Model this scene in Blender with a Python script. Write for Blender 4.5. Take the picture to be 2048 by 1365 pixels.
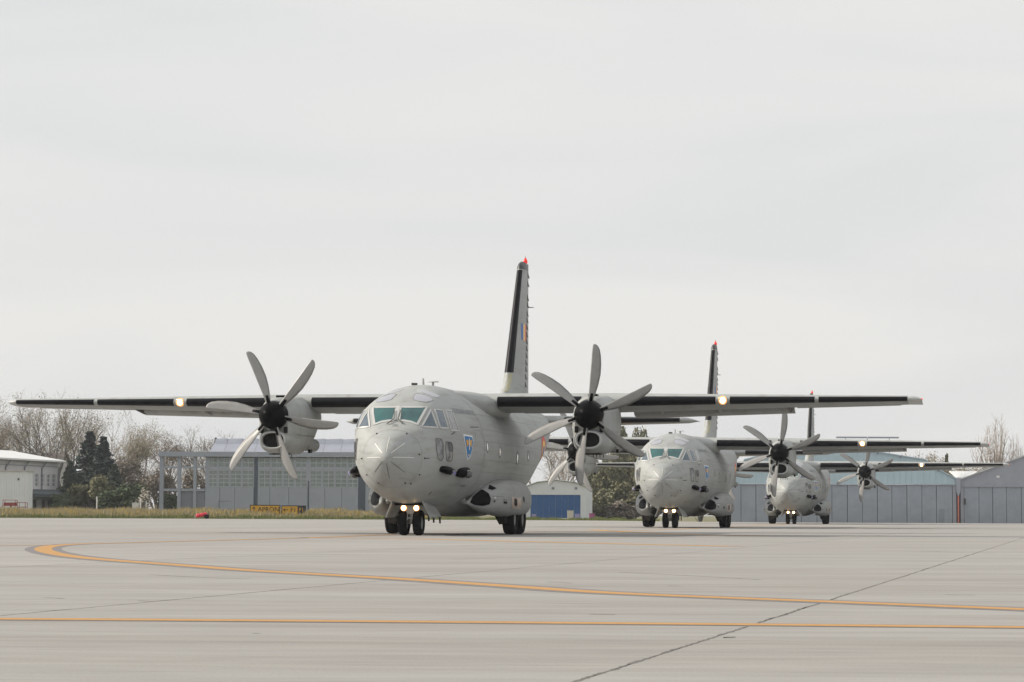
import bpy, bmesh, math, random
import numpy as np
from mathutils import Vector, Matrix
from mathutils.bvhtree import BVHTree
R = math.radians
rng = random.Random(7)

# ------------------------------------------------------------------ scene, camera, sky, sun
for o in list(bpy.data.objects): bpy.data.objects.remove(o)
S = bpy.context.scene
COL = S.collection
F, CAM_H, PITCH, ROLL = 5187.6, 0.647, R(3.799), R(0.242)
cam_data = bpy.data.cameras.new('camera')
cam_data.sensor_width = 36.0; cam_data.lens = 36.0 * F / 2048.0
cam_data.clip_start = 0.5; cam_data.clip_end = 8000
cam = bpy.data.objects.new('camera', cam_data); COL.objects.link(cam)
CAM_M = Matrix.Translation((0, 0, CAM_H)) @ Matrix.Rotation(R(90) + PITCH, 4, 'X') @ Matrix.Rotation(ROLL, 4, 'Z')
cam.matrix_world = CAM_M
S.camera = cam
S.render.resolution_x, S.render.resolution_y = 1024, 682

SUN_EL, SUN_AZ = R(31), R(-86)        # azimuth measured from +Y towards +X: the sun stands to the left of the aircraft
world = bpy.data.worlds.new('World'); S.world = world; world.use_nodes = True
nt = world.node_tree; nt.nodes.clear()
w_out = nt.nodes.new('ShaderNodeOutputWorld'); w_bg = nt.nodes.new('ShaderNodeBackground')
sky = nt.nodes.new('ShaderNodeTexSky'); sky.sky_type = 'NISHITA'; sky.sun_disc = False
sky.sun_elevation = SUN_EL; sky.sun_rotation = SUN_AZ; sky.air_density = 1.2; sky.dust_density = 3
tc = nt.nodes.new('ShaderNodeTexCoord'); mp = nt.nodes.new('ShaderNodeMapping')
mp.inputs['Scale'].default_value = (1.0, 1.0, 7.0)
mp.inputs['Rotation'].default_value = (R(1.5), R(4.5), 0)
no = nt.nodes.new('ShaderNodeTexNoise'); no.inputs['Scale'].default_value = 3.0; no.inputs['Detail'].default_value = 5; no.inputs['Roughness'].default_value = .42; no.inputs['Distortion'].default_value = .6
rp = nt.nodes.new('ShaderNodeValToRGB'); rp.color_ramp.elements[0].position = .36; rp.color_ramp.elements[1].position = .62
rp.color_ramp.elements[0].color = (7.8, 7.9, 7.9, 1); rp.color_ramp.elements[1].color = (8.65, 8.55, 8.35, 1)
mx = nt.nodes.new('ShaderNodeMix'); mx.data_type = 'RGBA'; mx.inputs['Factor'].default_value = .93
nt.links.new(tc.outputs['Generated'], mp.inputs['Vector']); nt.links.new(mp.outputs['Vector'], no.inputs['Vector'])
nt.links.new(no.outputs['Fac'], rp.inputs['Fac'])
nt.links.new(sky.outputs['Color'], mx.inputs['A']); nt.links.new(rp.outputs['Color'], mx.inputs['B'])
nt.links.new(mx.outputs['Result'], w_bg.inputs['Color']); w_bg.inputs['Strength'].default_value = 0.1
nt.links.new(w_bg.outputs['Background'], w_out.inputs['Surface'])

sun_d = bpy.data.lights.new('sun', 'SUN'); sun_d.energy = 4.6; sun_d.angle = R(2); sun_d.color = (1.0, .91, .79)
sun = bpy.data.objects.new('sun', sun_d); COL.objects.link(sun)
to_sun = Vector((math.cos(SUN_EL) * math.sin(SUN_AZ), math.cos(SUN_EL) * math.cos(SUN_AZ), math.sin(SUN_EL)))
sun.rotation_euler = to_sun.to_track_quat('Z', 'Y').to_euler()
S.view_settings.view_transform = 'Standard'; S.view_settings.look = 'None'
S.view_settings.exposure = 0.0; S.view_settings.gamma = 1.0

# ------------------------------------------------------------------ helpers
def smooth(a, b, x):
    t = min(1, max(0, (x - a) / (b - a))); return t * t * (3 - 2 * t)
def ray(px, py):
    d = Vector(((px - 1024) / F, (682.5 - py) / F, -1))
    return (CAM_M.to_3x3() @ d)
def at(px, py, Y):
    d = ray(px, py); return Vector((0, 0, CAM_H)) + d * (Y / d.y)
def gp(px, py):
    d = ray(px, py); return Vector((0, 0, CAM_H)) + d * (-CAM_H / d.z)

MATS = {}
def mat(name, col, rough=.6, metal=0, var=.0, scale=3.0, bump=0, col2=None, emit=None, estr=0, stretch=None, spec=None, coat=0, detail=4):
    if name in MATS: return MATS[name]
    m = bpy.data.materials.new(name); m.use_nodes = True; t = m.node_tree; b = t.nodes['Principled BSDF']
    b.inputs['Roughness'].default_value = rough; b.inputs['Metallic'].default_value = metal
    if spec is not None: b.inputs['Specular IOR Level'].default_value = spec
    if coat: b.inputs['Coat Weight'].default_value = coat
    c = (*col, 1)
    if var or col2:
        co = t.nodes.new('ShaderNodeTexCoord'); ma = t.nodes.new('ShaderNodeMapping')
        if stretch: ma.inputs['Scale'].default_value = stretch
        n = t.nodes.new('ShaderNodeTexNoise'); n.inputs['Scale'].default_value = scale; n.inputs['Detail'].default_value = detail; n.inputs['Roughness'].default_value = .6
        r = t.nodes.new('ShaderNodeValToRGB'); r.color_ramp.elements[0].position = .3; r.color_ramp.elements[1].position = .7
        c2 = col2 or tuple(x * (1 + var) for x in col)
        c1 = col if col2 else tuple(x * (1 - var) for x in col)
        r.color_ramp.elements[0].color = (*c1, 1); r.color_ramp.elements[1].color = (*c2, 1)
        t.links.new(co.outputs['Object'], ma.inputs['Vector']); t.links.new(ma.outputs['Vector'], n.inputs['Vector'])
        t.links.new(n.outputs['Fac'], r.inputs['Fac']); t.links.new(r.outputs['Color'], b.inputs['Base Color'])
        if bump:
            bu = t.nodes.new('ShaderNodeBump'); bu.inputs['Strength'].default_value = bump; bu.inputs['Distance'].default_value = .02
            t.links.new(n.outputs['Fac'], bu.inputs['Height']); t.links.new(bu.outputs['Normal'], b.inputs['Normal'])
    else:
        b.inputs['Base Color'].default_value = c
    if emit:
        b.inputs['Emission Color'].default_value = (*emit, 1); b.inputs['Emission Strength'].default_value = estr
    MATS[name] = m; return m

def mesh(name, vs, fs, m, parent=None, smooth_=False, loc=None):
    me = bpy.data.meshes.new(name); me.from_pydata([tuple(v) for v in vs], [], fs); me.validate(); 
    me.materials.append(m)
    if smooth_: me.polygons.foreach_set('use_smooth', [True] * len(me.polygons))
    o = bpy.data.objects.new(name, me); COL.objects.link(o)
    if parent: o.parent = parent
    if loc: o.location = loc
    return o
def empty(name, loc=(0, 0, 0), rz=0):
    o = bpy.data.objects.new(name, None); o.empty_display_size = .3; COL.objects.link(o); o.location = loc; o.rotation_euler = (0, 0, rz); return o
def tag(o, label=None, cat=None, group=None, kind=None):
    if label: o['label'] = label
    if cat: o['category'] = cat
    if group: o['group'] = group
    if kind: o['kind'] = kind
    return o
class MB:
    def __init__(s): s.v = []; s.f = []
    def add(s, vs, fs):
        n = len(s.v); s.v += [tuple(v) for v in vs]; s.f += [tuple(i + n for i in f) for f in fs]; return s
    def box(s, a, b):
        x0, y0, z0 = a; x1, y1, z1 = b
        vs = [(x, y, z) for z in (z0, z1) for x, y in ((x0, y0), (x1, y0), (x1, y1), (x0, y1))]
        return s.add(vs, [(3, 2, 1, 0), (4, 5, 6, 7), (0, 1, 5, 4), (1, 2, 6, 5), (2, 3, 7, 6), (3, 0, 4, 7)])
    def tube(s, a, b, r0, r1=None, n=8, caps=True):
        a = Vector(a); b = Vector(b); r1 = r0 if r1 is None else r1; d = (b - a)
        if d.length < 1e-6: return s
        d.normalize(); u = d.orthogonal().normalized(); w = d.cross(u); vs = []
        for p, r in ((a, r0), (b, r1)):
            for i in range(n):
                t = 2 * math.pi * i / n; vs.append(p + (u * math.cos(t) + w * math.sin(t)) * r)
        fs = [(i, (i + 1) % n, n + (i + 1) % n, n + i) for i in range(n)]
        if caps: fs += [tuple(range(n - 1, -1, -1)), tuple(range(n, 2 * n))]
        return s.add(vs, fs)
    def prism(s, poly, d):       # polygon (3D points) extruded by vector d
        n = len(poly); d = Vector(d); vs = [Vector(p) for p in poly] + [Vector(p) + d for p in poly]
        return s.add(vs, [tuple(range(n)), tuple(range(2 * n - 1, n - 1, -1))] + [(i, n + i, n + (i + 1) % n, (i + 1) % n) for i in range(n)])
    def lathe(s, prof, axis='y', c=(0, 0, 0), n=24):   # profile (along, radius)
        vs = []; k = len(prof); c = Vector(c)
        for i in range(n):
            t = 2 * math.pi * i / n; cs, sn = math.cos(t), math.sin(t)
            for a, r in prof:
                p = {'y': (r * cs, a, r * sn), 'x': (a, r * cs, r * sn), 'z': (r * cs, r * sn, a)}[axis]; vs.append(Vector(p) + c)
        fs = [(i * k + j, i * k + j + 1, ((i + 1) % n) * k + j + 1, ((i + 1) % n) * k + j) for i in range(n) for j in range(k - 1)]
        return s.add(vs, fs)
    def grid(s, rows, closed=False):
        n = len(rows[0]); vs = [p for r in rows for p in r]; m = n if closed else n - 1
        return s.add(vs, [(i * n + j, i * n + (j + 1) % n, (i + 1) * n + (j + 1) % n, (i + 1) * n + j) for i in range(len(rows) - 1) for j in range(m)])
    def build(s, name, m, parent=None, smooth_=False, loc=None, bev=0):
        o = mesh(name, s.v, s.f, m, parent, smooth_, loc)
        bm = bmesh.new(); bm.from_mesh(o.data); bmesh.ops.recalc_face_normals(bm, faces=bm.faces); bm.to_mesh(o.data); bm.free()
        if smooth_ == 'auto' or smooth_:
            if smooth_ == 'auto':
                o.data.set_sharp_from_angle(angle=R(35))
        return o
def text_mesh(body, size):
    cu = bpy.data.curves.new('t', 'FONT'); cu.body = body; cu.size = size; cu.resolution_u = 3; cu.offset = size * .005
    to = bpy.data.objects.new('t', cu); COL.objects.link(to); dg = bpy.context.evaluated_depsgraph_get(); dg.update()
    me = to.evaluated_get(dg).to_mesh(); vs = [v.co.copy() for v in me.vertices]; fs = [tuple(p.vertices) for p in me.polygons]
    bpy.data.objects.remove(to); bpy.data.curves.remove(cu); return vs, fs
def copy_tree(o, parent=None):
    c = o.copy(); COL.objects.link(c); c.parent = parent
    for ch in list(o.children): copy_tree(ch, c)
    return c
def pchip(xs, ys, x):
    xs = np.array(xs, float); ys = np.array(ys, float); h = np.diff(xs); d = np.diff(ys) / h; m = np.zeros(len(xs))
    for i in range(1, len(xs) - 1):
        if d[i - 1] * d[i] > 0:
            w1 = 2 * h[i] + h[i - 1]; w2 = h[i] + 2 * h[i - 1]; m[i] = (w1 + w2) / (w1 / d[i - 1] + w2 / d[i])
    m[0] = d[0]; m[-1] = d[-1]
    i = int(np.clip(np.searchsorted(xs, x) - 1, 0, len(h) - 1)); t = (x - xs[i]) / h[i]; t = min(1, max(0, t))
    return float((1 + 2 * t) * (1 - t) ** 2 * ys[i] + t * (1 - t) ** 2 * h[i] * m[i] + t * t * (3 - 2 * t) * ys[i + 1] + t * t * (t - 1) * h[i] * m[i + 1])

# ------------------------------------------------------------------ terrain
def edge_y(X): return 265 - (X + 120) * 20 / 132
def hgt(X, Y):
    wl = 1 - smooth(-16, -4, X)
    h = wl * .5 * smooth(0, 18, Y - edge_y(X))
    return h - .56 * smooth(5, 30, X) * smooth(200, 330, Y)
def concrete():
    m = bpy.data.materials.new('concrete'); m.use_nodes = True; t = m.node_tree; b = t.nodes['Principled BSDF']; N = t.nodes.new; L = t.links.new
    co = N('ShaderNodeTexCoord'); oi = N('ShaderNodeObjectInfo')
    def noise(scale, det, rough, stretch=None):
        n = N('ShaderNodeTexNoise'); n.inputs['Scale'].default_value = scale; n.inputs['Detail'].default_value = det; n.inputs['Roughness'].default_value = rough
        ma = N('ShaderNodeMapping'); ma.inputs['Scale'].default_value = stretch or (1, 1, 1); ma.inputs['Rotation'].default_value = (0, 0, R(12.6))
        L(co.outputs['Object'], ma.inputs['Vector']); L(ma.outputs['Vector'], n.inputs['Vector']); return n
    a = noise(.35, 6, .65, (.25, 1.6, 1)); c = noise(2.2, 6, .7, (.3, 1.5, 1)); f = noise(60, 3, .6)
    def ramp(n, p0, p1, c0, c1):
        r = N('ShaderNodeValToRGB'); e = r.color_ramp.elements; e[0].position = p0; e[1].position = p1; e[0].color = (*c0, 1); e[1].color = (*c1, 1); L(n.outputs['Fac'], r.inputs['Fac']); return r
    ra = ramp(a, .32, .68, (.292, .276, .259), (.372, .364, .349)); rc = ramp(c, .3, .7, (.80, .80, .81), (1.07, 1.07, 1.06)); rf = ramp(f, .3, .7, (.9, .9, .9), (1.08, 1.08, 1.08))
    def mul(x, y):
        k = N('ShaderNodeMix'); k.data_type = 'RGBA'; k.blend_type = 'MULTIPLY'; k.inputs['Factor'].default_value = 1; L(x, k.inputs['A']); L(y, k.inputs['B']); return k.outputs['Result']
    res = mul(mul(ra.outputs['Color'], rc.outputs['Color']), rf.outputs['Color'])
    mr = N('ShaderNodeMapRange'); mr.inputs['To Min'].default_value = .95; mr.inputs['To Max'].default_value = 1.04; L(oi.outputs['Random'], mr.inputs['Value'])
    hv = N('ShaderNodeHueSaturation'); L(mr.outputs['Result'], hv.inputs['Value']); L(res, hv.inputs['Color'])
    L(hv.outputs['Color'], b.inputs['Base Color']); b.inputs['Roughness'].default_value = .82; b.inputs['Specular IOR Level'].default_value = .3
    bu = N('ShaderNodeBump'); bu.inputs['Strength'].default_value = .25; bu.inputs['Distance'].default_value = .01; L(f.outputs['Fac'], bu.inputs['Height']); L(bu.outputs['Normal'], b.inputs['Normal'])
    return m
M_CON = concrete()
M_SEAL = mat('joint_sealant', (.07, .066, .062), .8, var=.3, scale=2)
M_SOIL = mat('meadow_soil', (.10, .11, .045), .95, col2=(.19, .165, .08), scale=.3, detail=6)
# ground sheet
xs = [-1500, -800, -400] + list(range(-260, 261, 10)) + [400, 800, 1500]
ys = [-60, -20, 0, 40, 100, 160, 200] + list(range(206, 360, 6)) + [380, 420, 500, 700, 1200, 2000]
vs = [(x, y, hgt(x, y) - .12) for y in ys for x in xs]; n = len(xs)
tag(mesh('ground', vs, [(j * n + i, j * n + i + 1, (j + 1) * n + i + 1, (j + 1) * n + i) for j in range(len(ys) - 1) for i in range(n - 1)], M_SOIL, smooth_=True), 'flat airfield ground reaching to the horizon behind the apron', 'ground', kind='structure')
# apron of concrete lanes with sealed joints between them
apron_bm = MB()
SL = .2235
offs = [-2.0, -6.78, -12.6]
while offs[-1] > -190: offs.append(offs[-1] - 4.9)
offs = offs[::-1]
while offs[-1] < 150: offs.append(offs[-1] + 4.9)
def apron_end(X):
    return edge_y(X) if X < 12 else edge_y(12) + (338 - edge_y(12)) * smooth(12, 26, X)
samples = [-20, 0, 6, 9, 12, 16, 22, 30, 40, 52, 66, 82, 100, 120, 140, 160, 180, 200] + list(range(208, 345, 8))
rows = [[(x, y, hgt(x, y) - .045) for x in range(-160, 161, 10)] for y in samples if y < 340]
ar = []
xs2 = list(range(-160, 161, 8))
tt = [0, .02, .05, .1, .2, .35, .5, .6, .65, .7, .75, .8, .85, .9, .95, 1]
ar = [[(x, -20 + t * (apron_end(x) + 20), hgt(x, -20 + t * (apron_end(x) + 20)) - .02) for x in xs2] for t in tt]
apron = MB().grid(ar).build('apron', M_SEAL, None, True); tag(apron, 'wide pale concrete apron with dark sealed joints and yellow lines', 'apron', kind='structure')
for k in range(len(offs) - 1):
    c0, c1 = offs[k] + .008, offs[k + 1] - .008
    L_, R_ = [], []
    for q, lst in ((c0, L_), (c1, R_)):
        for y in samples:
            X = q + SL * y; e = apron_end(X); Y = y
            if y > e: Y = e; 
            lst.append((q + SL * Y, Y))
    vs, fs = [], []
    for (a, b) in zip(L_, R_):
        vs += [(a[0], a[1], hgt(*a)), (b[0], b[1], hgt(*b))]
    for i in range(len(samples) - 1):
        if L_[i] == L_[i + 1] and R_[i] == R_[i + 1]: continue
        fs.append((2 * i, 2 * i + 1, 2 * i + 3, 2 * i + 2))
    vis = any(abs(a[0]) < max(6, a[1] * .26) for a in L_ + R_ if a[1] > 5)
    if not fs or not vis: 
        pass
    o = mesh('concrete_lane', vs, fs, M_CON, apron, True)

def ribbon_ground(name, pts, w, z, m, parent=apron, jitter=0):
    # pts: ground points; smooth resample then a flat strip
    P = [Vector((p[0], p[1])) for p in pts]; Q = []
    for i in range(len(P) - 1):
        p0 = P[max(i - 1, 0)]; p1 = P[i]; p2 = P[i + 1]; p3 = P[min(i + 2, len(P) - 1)]
        for k in range(8):
            t = k / 8; Q.append(.5 * ((2 * p1) + (p2 - p0) * t + (2 * p0 - 5 * p1 + 4 * p2 - p3) * t * t + (3 * p1 - p0 - 3 * p2 + p3) * t ** 3))
    Q.append(P[-1]); vs, fs = [], []
    for i, q in enumerate(Q):
        tn = (Q[min(i + 1, len(Q) - 1)] - Q[max(i - 1, 0)]).normalized(); nn = Vector((-tn.y, tn.x))
        ww = w * (1 + jitter * (rng.random() - .5))
        for s in (-1, 1):
            a = q + nn * s * ww / 2; vs.append((a.x, a.y, hgt(a.x, a.y) + z))
    fs = [(2 * i, 2 * i + 1, 2 * i + 3, 2 * i + 2) for i in range(len(Q) - 1)]
    return mesh(name, vs, fs, m, parent)
M_YEL = mat('yellow_paint', (.41, .205, .045), .7, col2=(.48, .265, .085), scale=9, detail=8)
M_BORD = mat('dark_line_border', (.17, .16, .165), .8, var=.2, scale=6)
def taxi_line(px, w=.30, border=.12, ground=False):
    pts = px if ground else [gp(*p) for p in px]
    if border: ribbon_ground('line_border', pts, w + 2 * border, .0014, M_BORD)
    ribbon_ground('taxi_line', pts, w, .0028, M_YEL)
taxi_line([(-120, 1238), (300, 1240.5), (900, 1245), (1500, 1250), (2200, 1257)], .26, .07)
taxi_line([(2200, 1226), (2048, 1219.5), (1640, 1203.5), (1240, 1187.5), (1024, 1173.5), (800, 1158.5), (500, 1141.3), (366, 1131.3), (244, 1122.6), (171, 1116.4), (122, 1110), (95, 1104), (86, 1099), (92, 1095), (112, 1091.6), (150, 1089), (200, 1087.3), (366, 1083), (500, 1079.5), (620, 1075.8), (700, 1073), (790, 1069.2)], .30, .16)
taxi_line([(-200, 1093), (0, 1091.6), (110, 1090.6)], .3, 0)
taxi_line([(600, 1076.2), (773, 1077.6), (900, 1080), (1086, 1084.6), (1300, 1089.6), (1470, 1093.2)], .6, 0)
taxi_line([(1180, 1060), (1290, 1066), (1420, 1070.5), (1540, 1072.5)], .6, 0)
taxi_line([(1040, 1065), (1300, 1061), (1490, 1053), (1580, 1048.2)], .34, 0)
taxi_line([(1600, 1053), (1700, 1055.5), (1860, 1058)], .34, 0)

# ragged dirt along the two open joints, hairline cracks
M_DIRT = mat('joint_dirt', (.13, .122, .115), .9, var=.35, scale=5)
for q, ya, yb in ((-2.0, 8, 110), (-6.78, 12, 90), (-12.6, 30, 60)):
    pts = []; y = ya
    while y < yb: pts.append((q + SL * y + rng.gauss(0, .006), y)); y += .25 + y * .012
    ribbon_ground('joint_dirt', pts, .022 if q > -3 else .018, .0007, M_DIRT, jitter=1.4)
for pl in ([(85, 1196), (105, 1196.4), (125, 1197.4)], [(278, 1202), (297, 1203)], [(1096, 1164.5), (1120, 1165.5), (1142, 1167)], [(1335, 1172), (1362, 1173)], [(505, 1267), (519, 1267.4)], [(1240, 1145), (1380, 1152), (1520, 1160)], [(900, 1120), (1000, 1116), (1080, 1114)], [(1180, 1229), (1230, 1230)], [(1890, 1190), (1950, 1191)], [(300, 1150), (420, 1156), (500, 1158)], [(1840, 1103), (1990, 1107)]):
    ribbon_ground('hairline_crack', [gp(*p) for p in pl], .035, .0009, M_DIRT, jitter=1.2)

# ------------------------------------------------------------------ the aircraft
def skin_mat(name, col, lines=True):
    m = bpy.data.materials.new(name); m.use_nodes = True; t = m.node_tree; b = t.nodes['Principled BSDF']; N = t.nodes.new; L = t.links.new
    co = N('ShaderNodeTexCoord')
    def noise(scale, det, stretch):
        n = N('ShaderNodeTexNoise'); n.inputs['Scale'].default_value = scale; n.inputs['Detail'].default_value = det; n.inputs['Roughness'].default_value = .6
        ma = N('ShaderNodeMapping'); ma.inputs['Scale'].default_value = stretch; L(co.outputs['Object'], ma.inputs['Vector']); L(ma.outputs['Vector'], n.inputs['Vector']); return n
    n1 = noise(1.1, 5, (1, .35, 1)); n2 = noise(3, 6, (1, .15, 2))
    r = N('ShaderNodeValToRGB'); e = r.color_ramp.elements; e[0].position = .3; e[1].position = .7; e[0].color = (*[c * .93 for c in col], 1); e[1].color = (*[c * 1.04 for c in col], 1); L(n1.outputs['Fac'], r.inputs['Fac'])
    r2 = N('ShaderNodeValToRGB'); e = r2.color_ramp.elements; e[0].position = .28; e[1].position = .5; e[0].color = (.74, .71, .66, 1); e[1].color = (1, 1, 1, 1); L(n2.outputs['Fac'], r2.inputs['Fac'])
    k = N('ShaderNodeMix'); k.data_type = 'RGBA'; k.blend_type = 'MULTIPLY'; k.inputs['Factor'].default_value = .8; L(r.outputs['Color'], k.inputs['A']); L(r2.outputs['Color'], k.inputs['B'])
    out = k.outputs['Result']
    L(out, b.inputs['Base Color']); b.inputs['Roughness'].default_value = .55; b.inputs['Specular IOR Level'].default_value = .28
    return m
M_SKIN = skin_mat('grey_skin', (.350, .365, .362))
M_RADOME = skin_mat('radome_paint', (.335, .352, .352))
M_LITE = mat('pale_frame', (.47, .48, .475), .45)
M_SEAM = mat('seam_line', (.13, .13, .125), .7)
M_SEAM2 = mat('faint_seam', (.24, .24, .23), .7)
M_STRIP = mat('lightning_strip', (.72, .70, .66), .5)
M_BOOT = mat('deicing_boot', (.008, .008, .011), .35, var=.25, scale=2, spec=.15)
M_BLACK = mat('matt_black', (.005, .005, .006), .4, spec=.03)
M_HOLE = mat('duct_black', (.006, .006, .006), .9)
M_GLASS = mat('windscreen_glass', (.009, .062, .070), .06, col2=(.024, .135, .13), scale=1.6, spec=.9, coat=.6, detail=2)
M_GLASS2 = mat('side_glass', (.05, .09, .13), .08, col2=(.10, .13, .16), scale=3, spec=.9, coat=.5, detail=2)
M_GLASS3 = mat('eyebrow_glass', (.30, .31, .36), .12, spec=.9, coat=.5)  # lavender grey: the reflected sky is put into the pane colour
M_GLASS4 = mat('lower_glass', (.07, .075, .085), .10, col2=(.20, .20, .21), scale=4, spec=.9, coat=.5, detail=2)
M_TYRE = mat('tyre_rubber', (.012, .012, .013), .8, var=.3, scale=6, spec=.1)
M_RIM = mat('wheel_rim', (.30, .30, .29), .45, metal=.3)
M_METAL = mat('gear_metal', (.38, .37, .35), .4, metal=.4, var=.15, scale=5)
M_DARKM = mat('dark_metal', (.06, .058, .055), .5, metal=.4)
M_BLADE = mat('propeller_blade', (.28, .28, .275), .45, var=.12, scale=3)
M_LAMP = mat('landing_lamp', (1, .8, .5), .3, emit=(1.0, .66, .32), estr=14)
M_LAMPR = mat('lamp_glow_rim', (.75, .55, .35), .2, metal=.8, emit=(1, .40, .08), estr=.8)  # warm halo of the lamps, put into ring and housing as emission
M_RED = mat('red_beacon', (.65, .03, .03), .35, emit=(1, .05, .03), estr=.4)
M_BLUE = mat('crest_blue', (.02, .17, .42), .5)
M_GOLD = mat('crest_gold', (.66, .34, .04), .5)
M_WHITE = mat('crest_white', (.75, .75, .74), .5)
M_FBLUE = mat('flag_blue', (.03, .12, .42), .5); M_FYEL = mat('flag_yellow', (.80, .52, .08), .5); M_FRED = mat('flag_red', (.62, .07, .06), .5)
M_YSTAIN = mat('yellow_primer', (.42, .40, .27), .6, var=.2, scale=5)
M_COPPER = mat('bare_metal_panel', (.50, .40, .34), .4, metal=.3, var=.25, scale=6)
M_TEXT = mat('dark_stencil', (.22, .23, .25), .6)

POSE = [(-3.444, 71.395, R(10.43)), (6.688, 115.95, R(10.73)), (18.106, 170.73, R(11.04))]
AC = empty('transport_aircraft')
ACM = Matrix.Translation((POSE[0][0], POSE[0][1], 0)) @ Matrix.Rotation(-POSE[0][2], 4, 'Z')
ACI = ACM.inverted()
# fuselage loft: aft station, half width, top, bottom, height of max width, exponents
FUS = [(0, 0, 2.17, 2.17, 2.17, 2, 2), (.03, .13, 2.30, 2.04, 2.17, 2, 2), (.1, .255, 2.43, 1.915, 2.17, 2, 2), (.25, .425, 2.60, 1.74, 2.17, 2, 2), (.45, .605, 2.775, 1.56, 2.18, 2.03, 2),
       (.8, .875, 2.975, 1.31, 2.2, 2.25, 2), (1.1, 1.08, 3.15, 1.17, 2.24, 2.7, 2), (1.5, 1.24, 3.60, 1.08, 2.3, 3.2, 2), (1.9, 1.37, 3.85, 1.01, 2.36, 2.9, 2), (2.5, 1.52, 4.07, .935, 2.43, 2.45, 2),
       (3.3, 1.68, 4.26, .85, 2.48, 2.15, 2), (4.2, 1.76, 4.37, .74, 2.5, 2.05, 2), (5, 1.79, 4.40, .64, 2.5, 2, 2), (6.5, 1.79, 4.40, .55, 2.48, 2, 2.1), (12.3, 1.79, 4.40, .53, 2.48, 2, 2.1),
       (13.5, 1.78, 4.40, .85, 2.55, 2, 2.2), (15, 1.74, 4.38, 1.5, 2.8, 2, 2.3), (16.5, 1.68, 4.35, 2.15, 3.1, 2, 2.3), (18, 1.54, 4.32, 2.8, 3.45, 2.1, 2.2), (19.5, 1.22, 4.3, 3.3, 3.75, 2.2, 2.1), (21, .75, 4.25, 3.62, 3.95, 2.2, 2), (22.2, .3, 4.18, 3.85, 4.0, 2, 2), (22.5, .05, 4.05, 3.97, 4.0, 2, 2)]
_fx = [math.sqrt(f[0]) for f in FUS]
def fus_par(y): return [pchip(_fx, [f[k] for f in FUS], math.sqrt(max(y, 0))) for k in range(1, 7)]
NA = 80
def fus_ring(y):
    w, zt, zb, zc, nt_, nb_ = fus_par(y); out = []
    for i in range(NA):
        a = 2 * math.pi * i / NA; s, c = math.sin(a), math.cos(a); n_ = nt_ if c >= 0 else nb_
        x = w * math.copysign(abs(s) ** (2 / n_), s); z = zc + (zt - zc if c >= 0 else zc - zb) * math.copysign(abs(c) ** (2 / n_), c)
        out.append((x, y, z))
    return out
RAD = .74
st1 = [(RAD * (i / 16) ** 2) for i in range(1, 17)]; st1[-1] = RAD
st2 = [RAD + (3.4 - RAD) * i / 32 for i in range(33)] + [3.4 + (22.5 - 3.4) * i / 50 for i in range(1, 51)]
rad = MB(); rad.grid([fus_ring(y) for y in st1], True); tip_i = len(rad.v); rad.v.append((0, 0, 2.17)); rad.f += [(tip_i, (i + 1) % NA, i) for i in range(NA)]
fus = MB(); fus.grid([fus_ring(y) for y in st2], True); fus.f.append(tuple(range(len(fus.v) - NA, len(fus.v))))
full = MB(); full.v = list(rad.v); full.f = list(rad.f); full.add(fus.v, fus.f)
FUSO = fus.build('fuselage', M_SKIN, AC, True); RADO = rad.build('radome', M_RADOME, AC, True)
BVH = BVHTree.FromPolygons([Vector(v) for v in full.v], full.f)
CAM_L = ACI @ Vector((0, 0, CAM_H))
def hit_px(px, py, bvh=None):
    d = (ACI.to_3x3() @ ray(px, py)).normalized(); h = (bvh or BVH).ray_cast(CAM_L, d)
    if h[0] is None: h = (bvh or BVH).find_nearest(CAM_L + d * (ACI @ at(px, py, 74) - CAM_L).length)
    p, nrm = h[0], h[1]
    if nrm.dot(d) > 0: nrm = -nrm
    return p, nrm
def hit_side(y, z, side=1, bvh=None):
    h = (bvh or BVH).ray_cast(Vector((8 * side, y, z)), Vector((-side, 0, 0)))
    if h[0] is None: h = (bvh or BVH).find_nearest(Vector((1.8 * side, y, z)))
    n_ = h[1]
    if n_.x * side < 0: n_ = -n_
    return h[0], n_
def mirror_obj(o):
    me = o.data.copy(); 
    for v in me.vertices: v.co.x = -v.co.x
    me.flip_normals(); c = bpy.data.objects.new(o.name.split('.')[0], me); COL.objects.link(c); c.parent = o.parent
    return c
def patch(name, poly, off, m, parent, fn, cuts=4, mirror=False):
    bm = bmesh.new(); vs = [bm.verts.new((p[0], p[1], 0)) for p in poly]; bm.faces.new(vs)
    bmesh.ops.triangulate(bm, faces=bm.faces[:], quad_method='BEAUTY', ngon_method='BEAUTY')
    bmesh.ops.subdivide_edges(bm, edges=bm.edges[:], cuts=cuts, use_grid_fill=True)
    for v in bm.verts:
        p, n_ = fn(v.co.x, v.co.y); v.co = p + n_ * off
    me = bpy.data.meshes.new(name); bmesh.ops.recalc_face_normals(bm, faces=bm.faces)
    bm.to_mesh(me); bm.free(); me.materials.append(m); me.polygons.foreach_set('use_smooth', [True] * len(me.polygons))
    o = bpy.data.objects.new(name, me); COL.objects.link(o); o.parent = parent
    if mirror: return o, mirror_obj(o)
    return o
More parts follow.
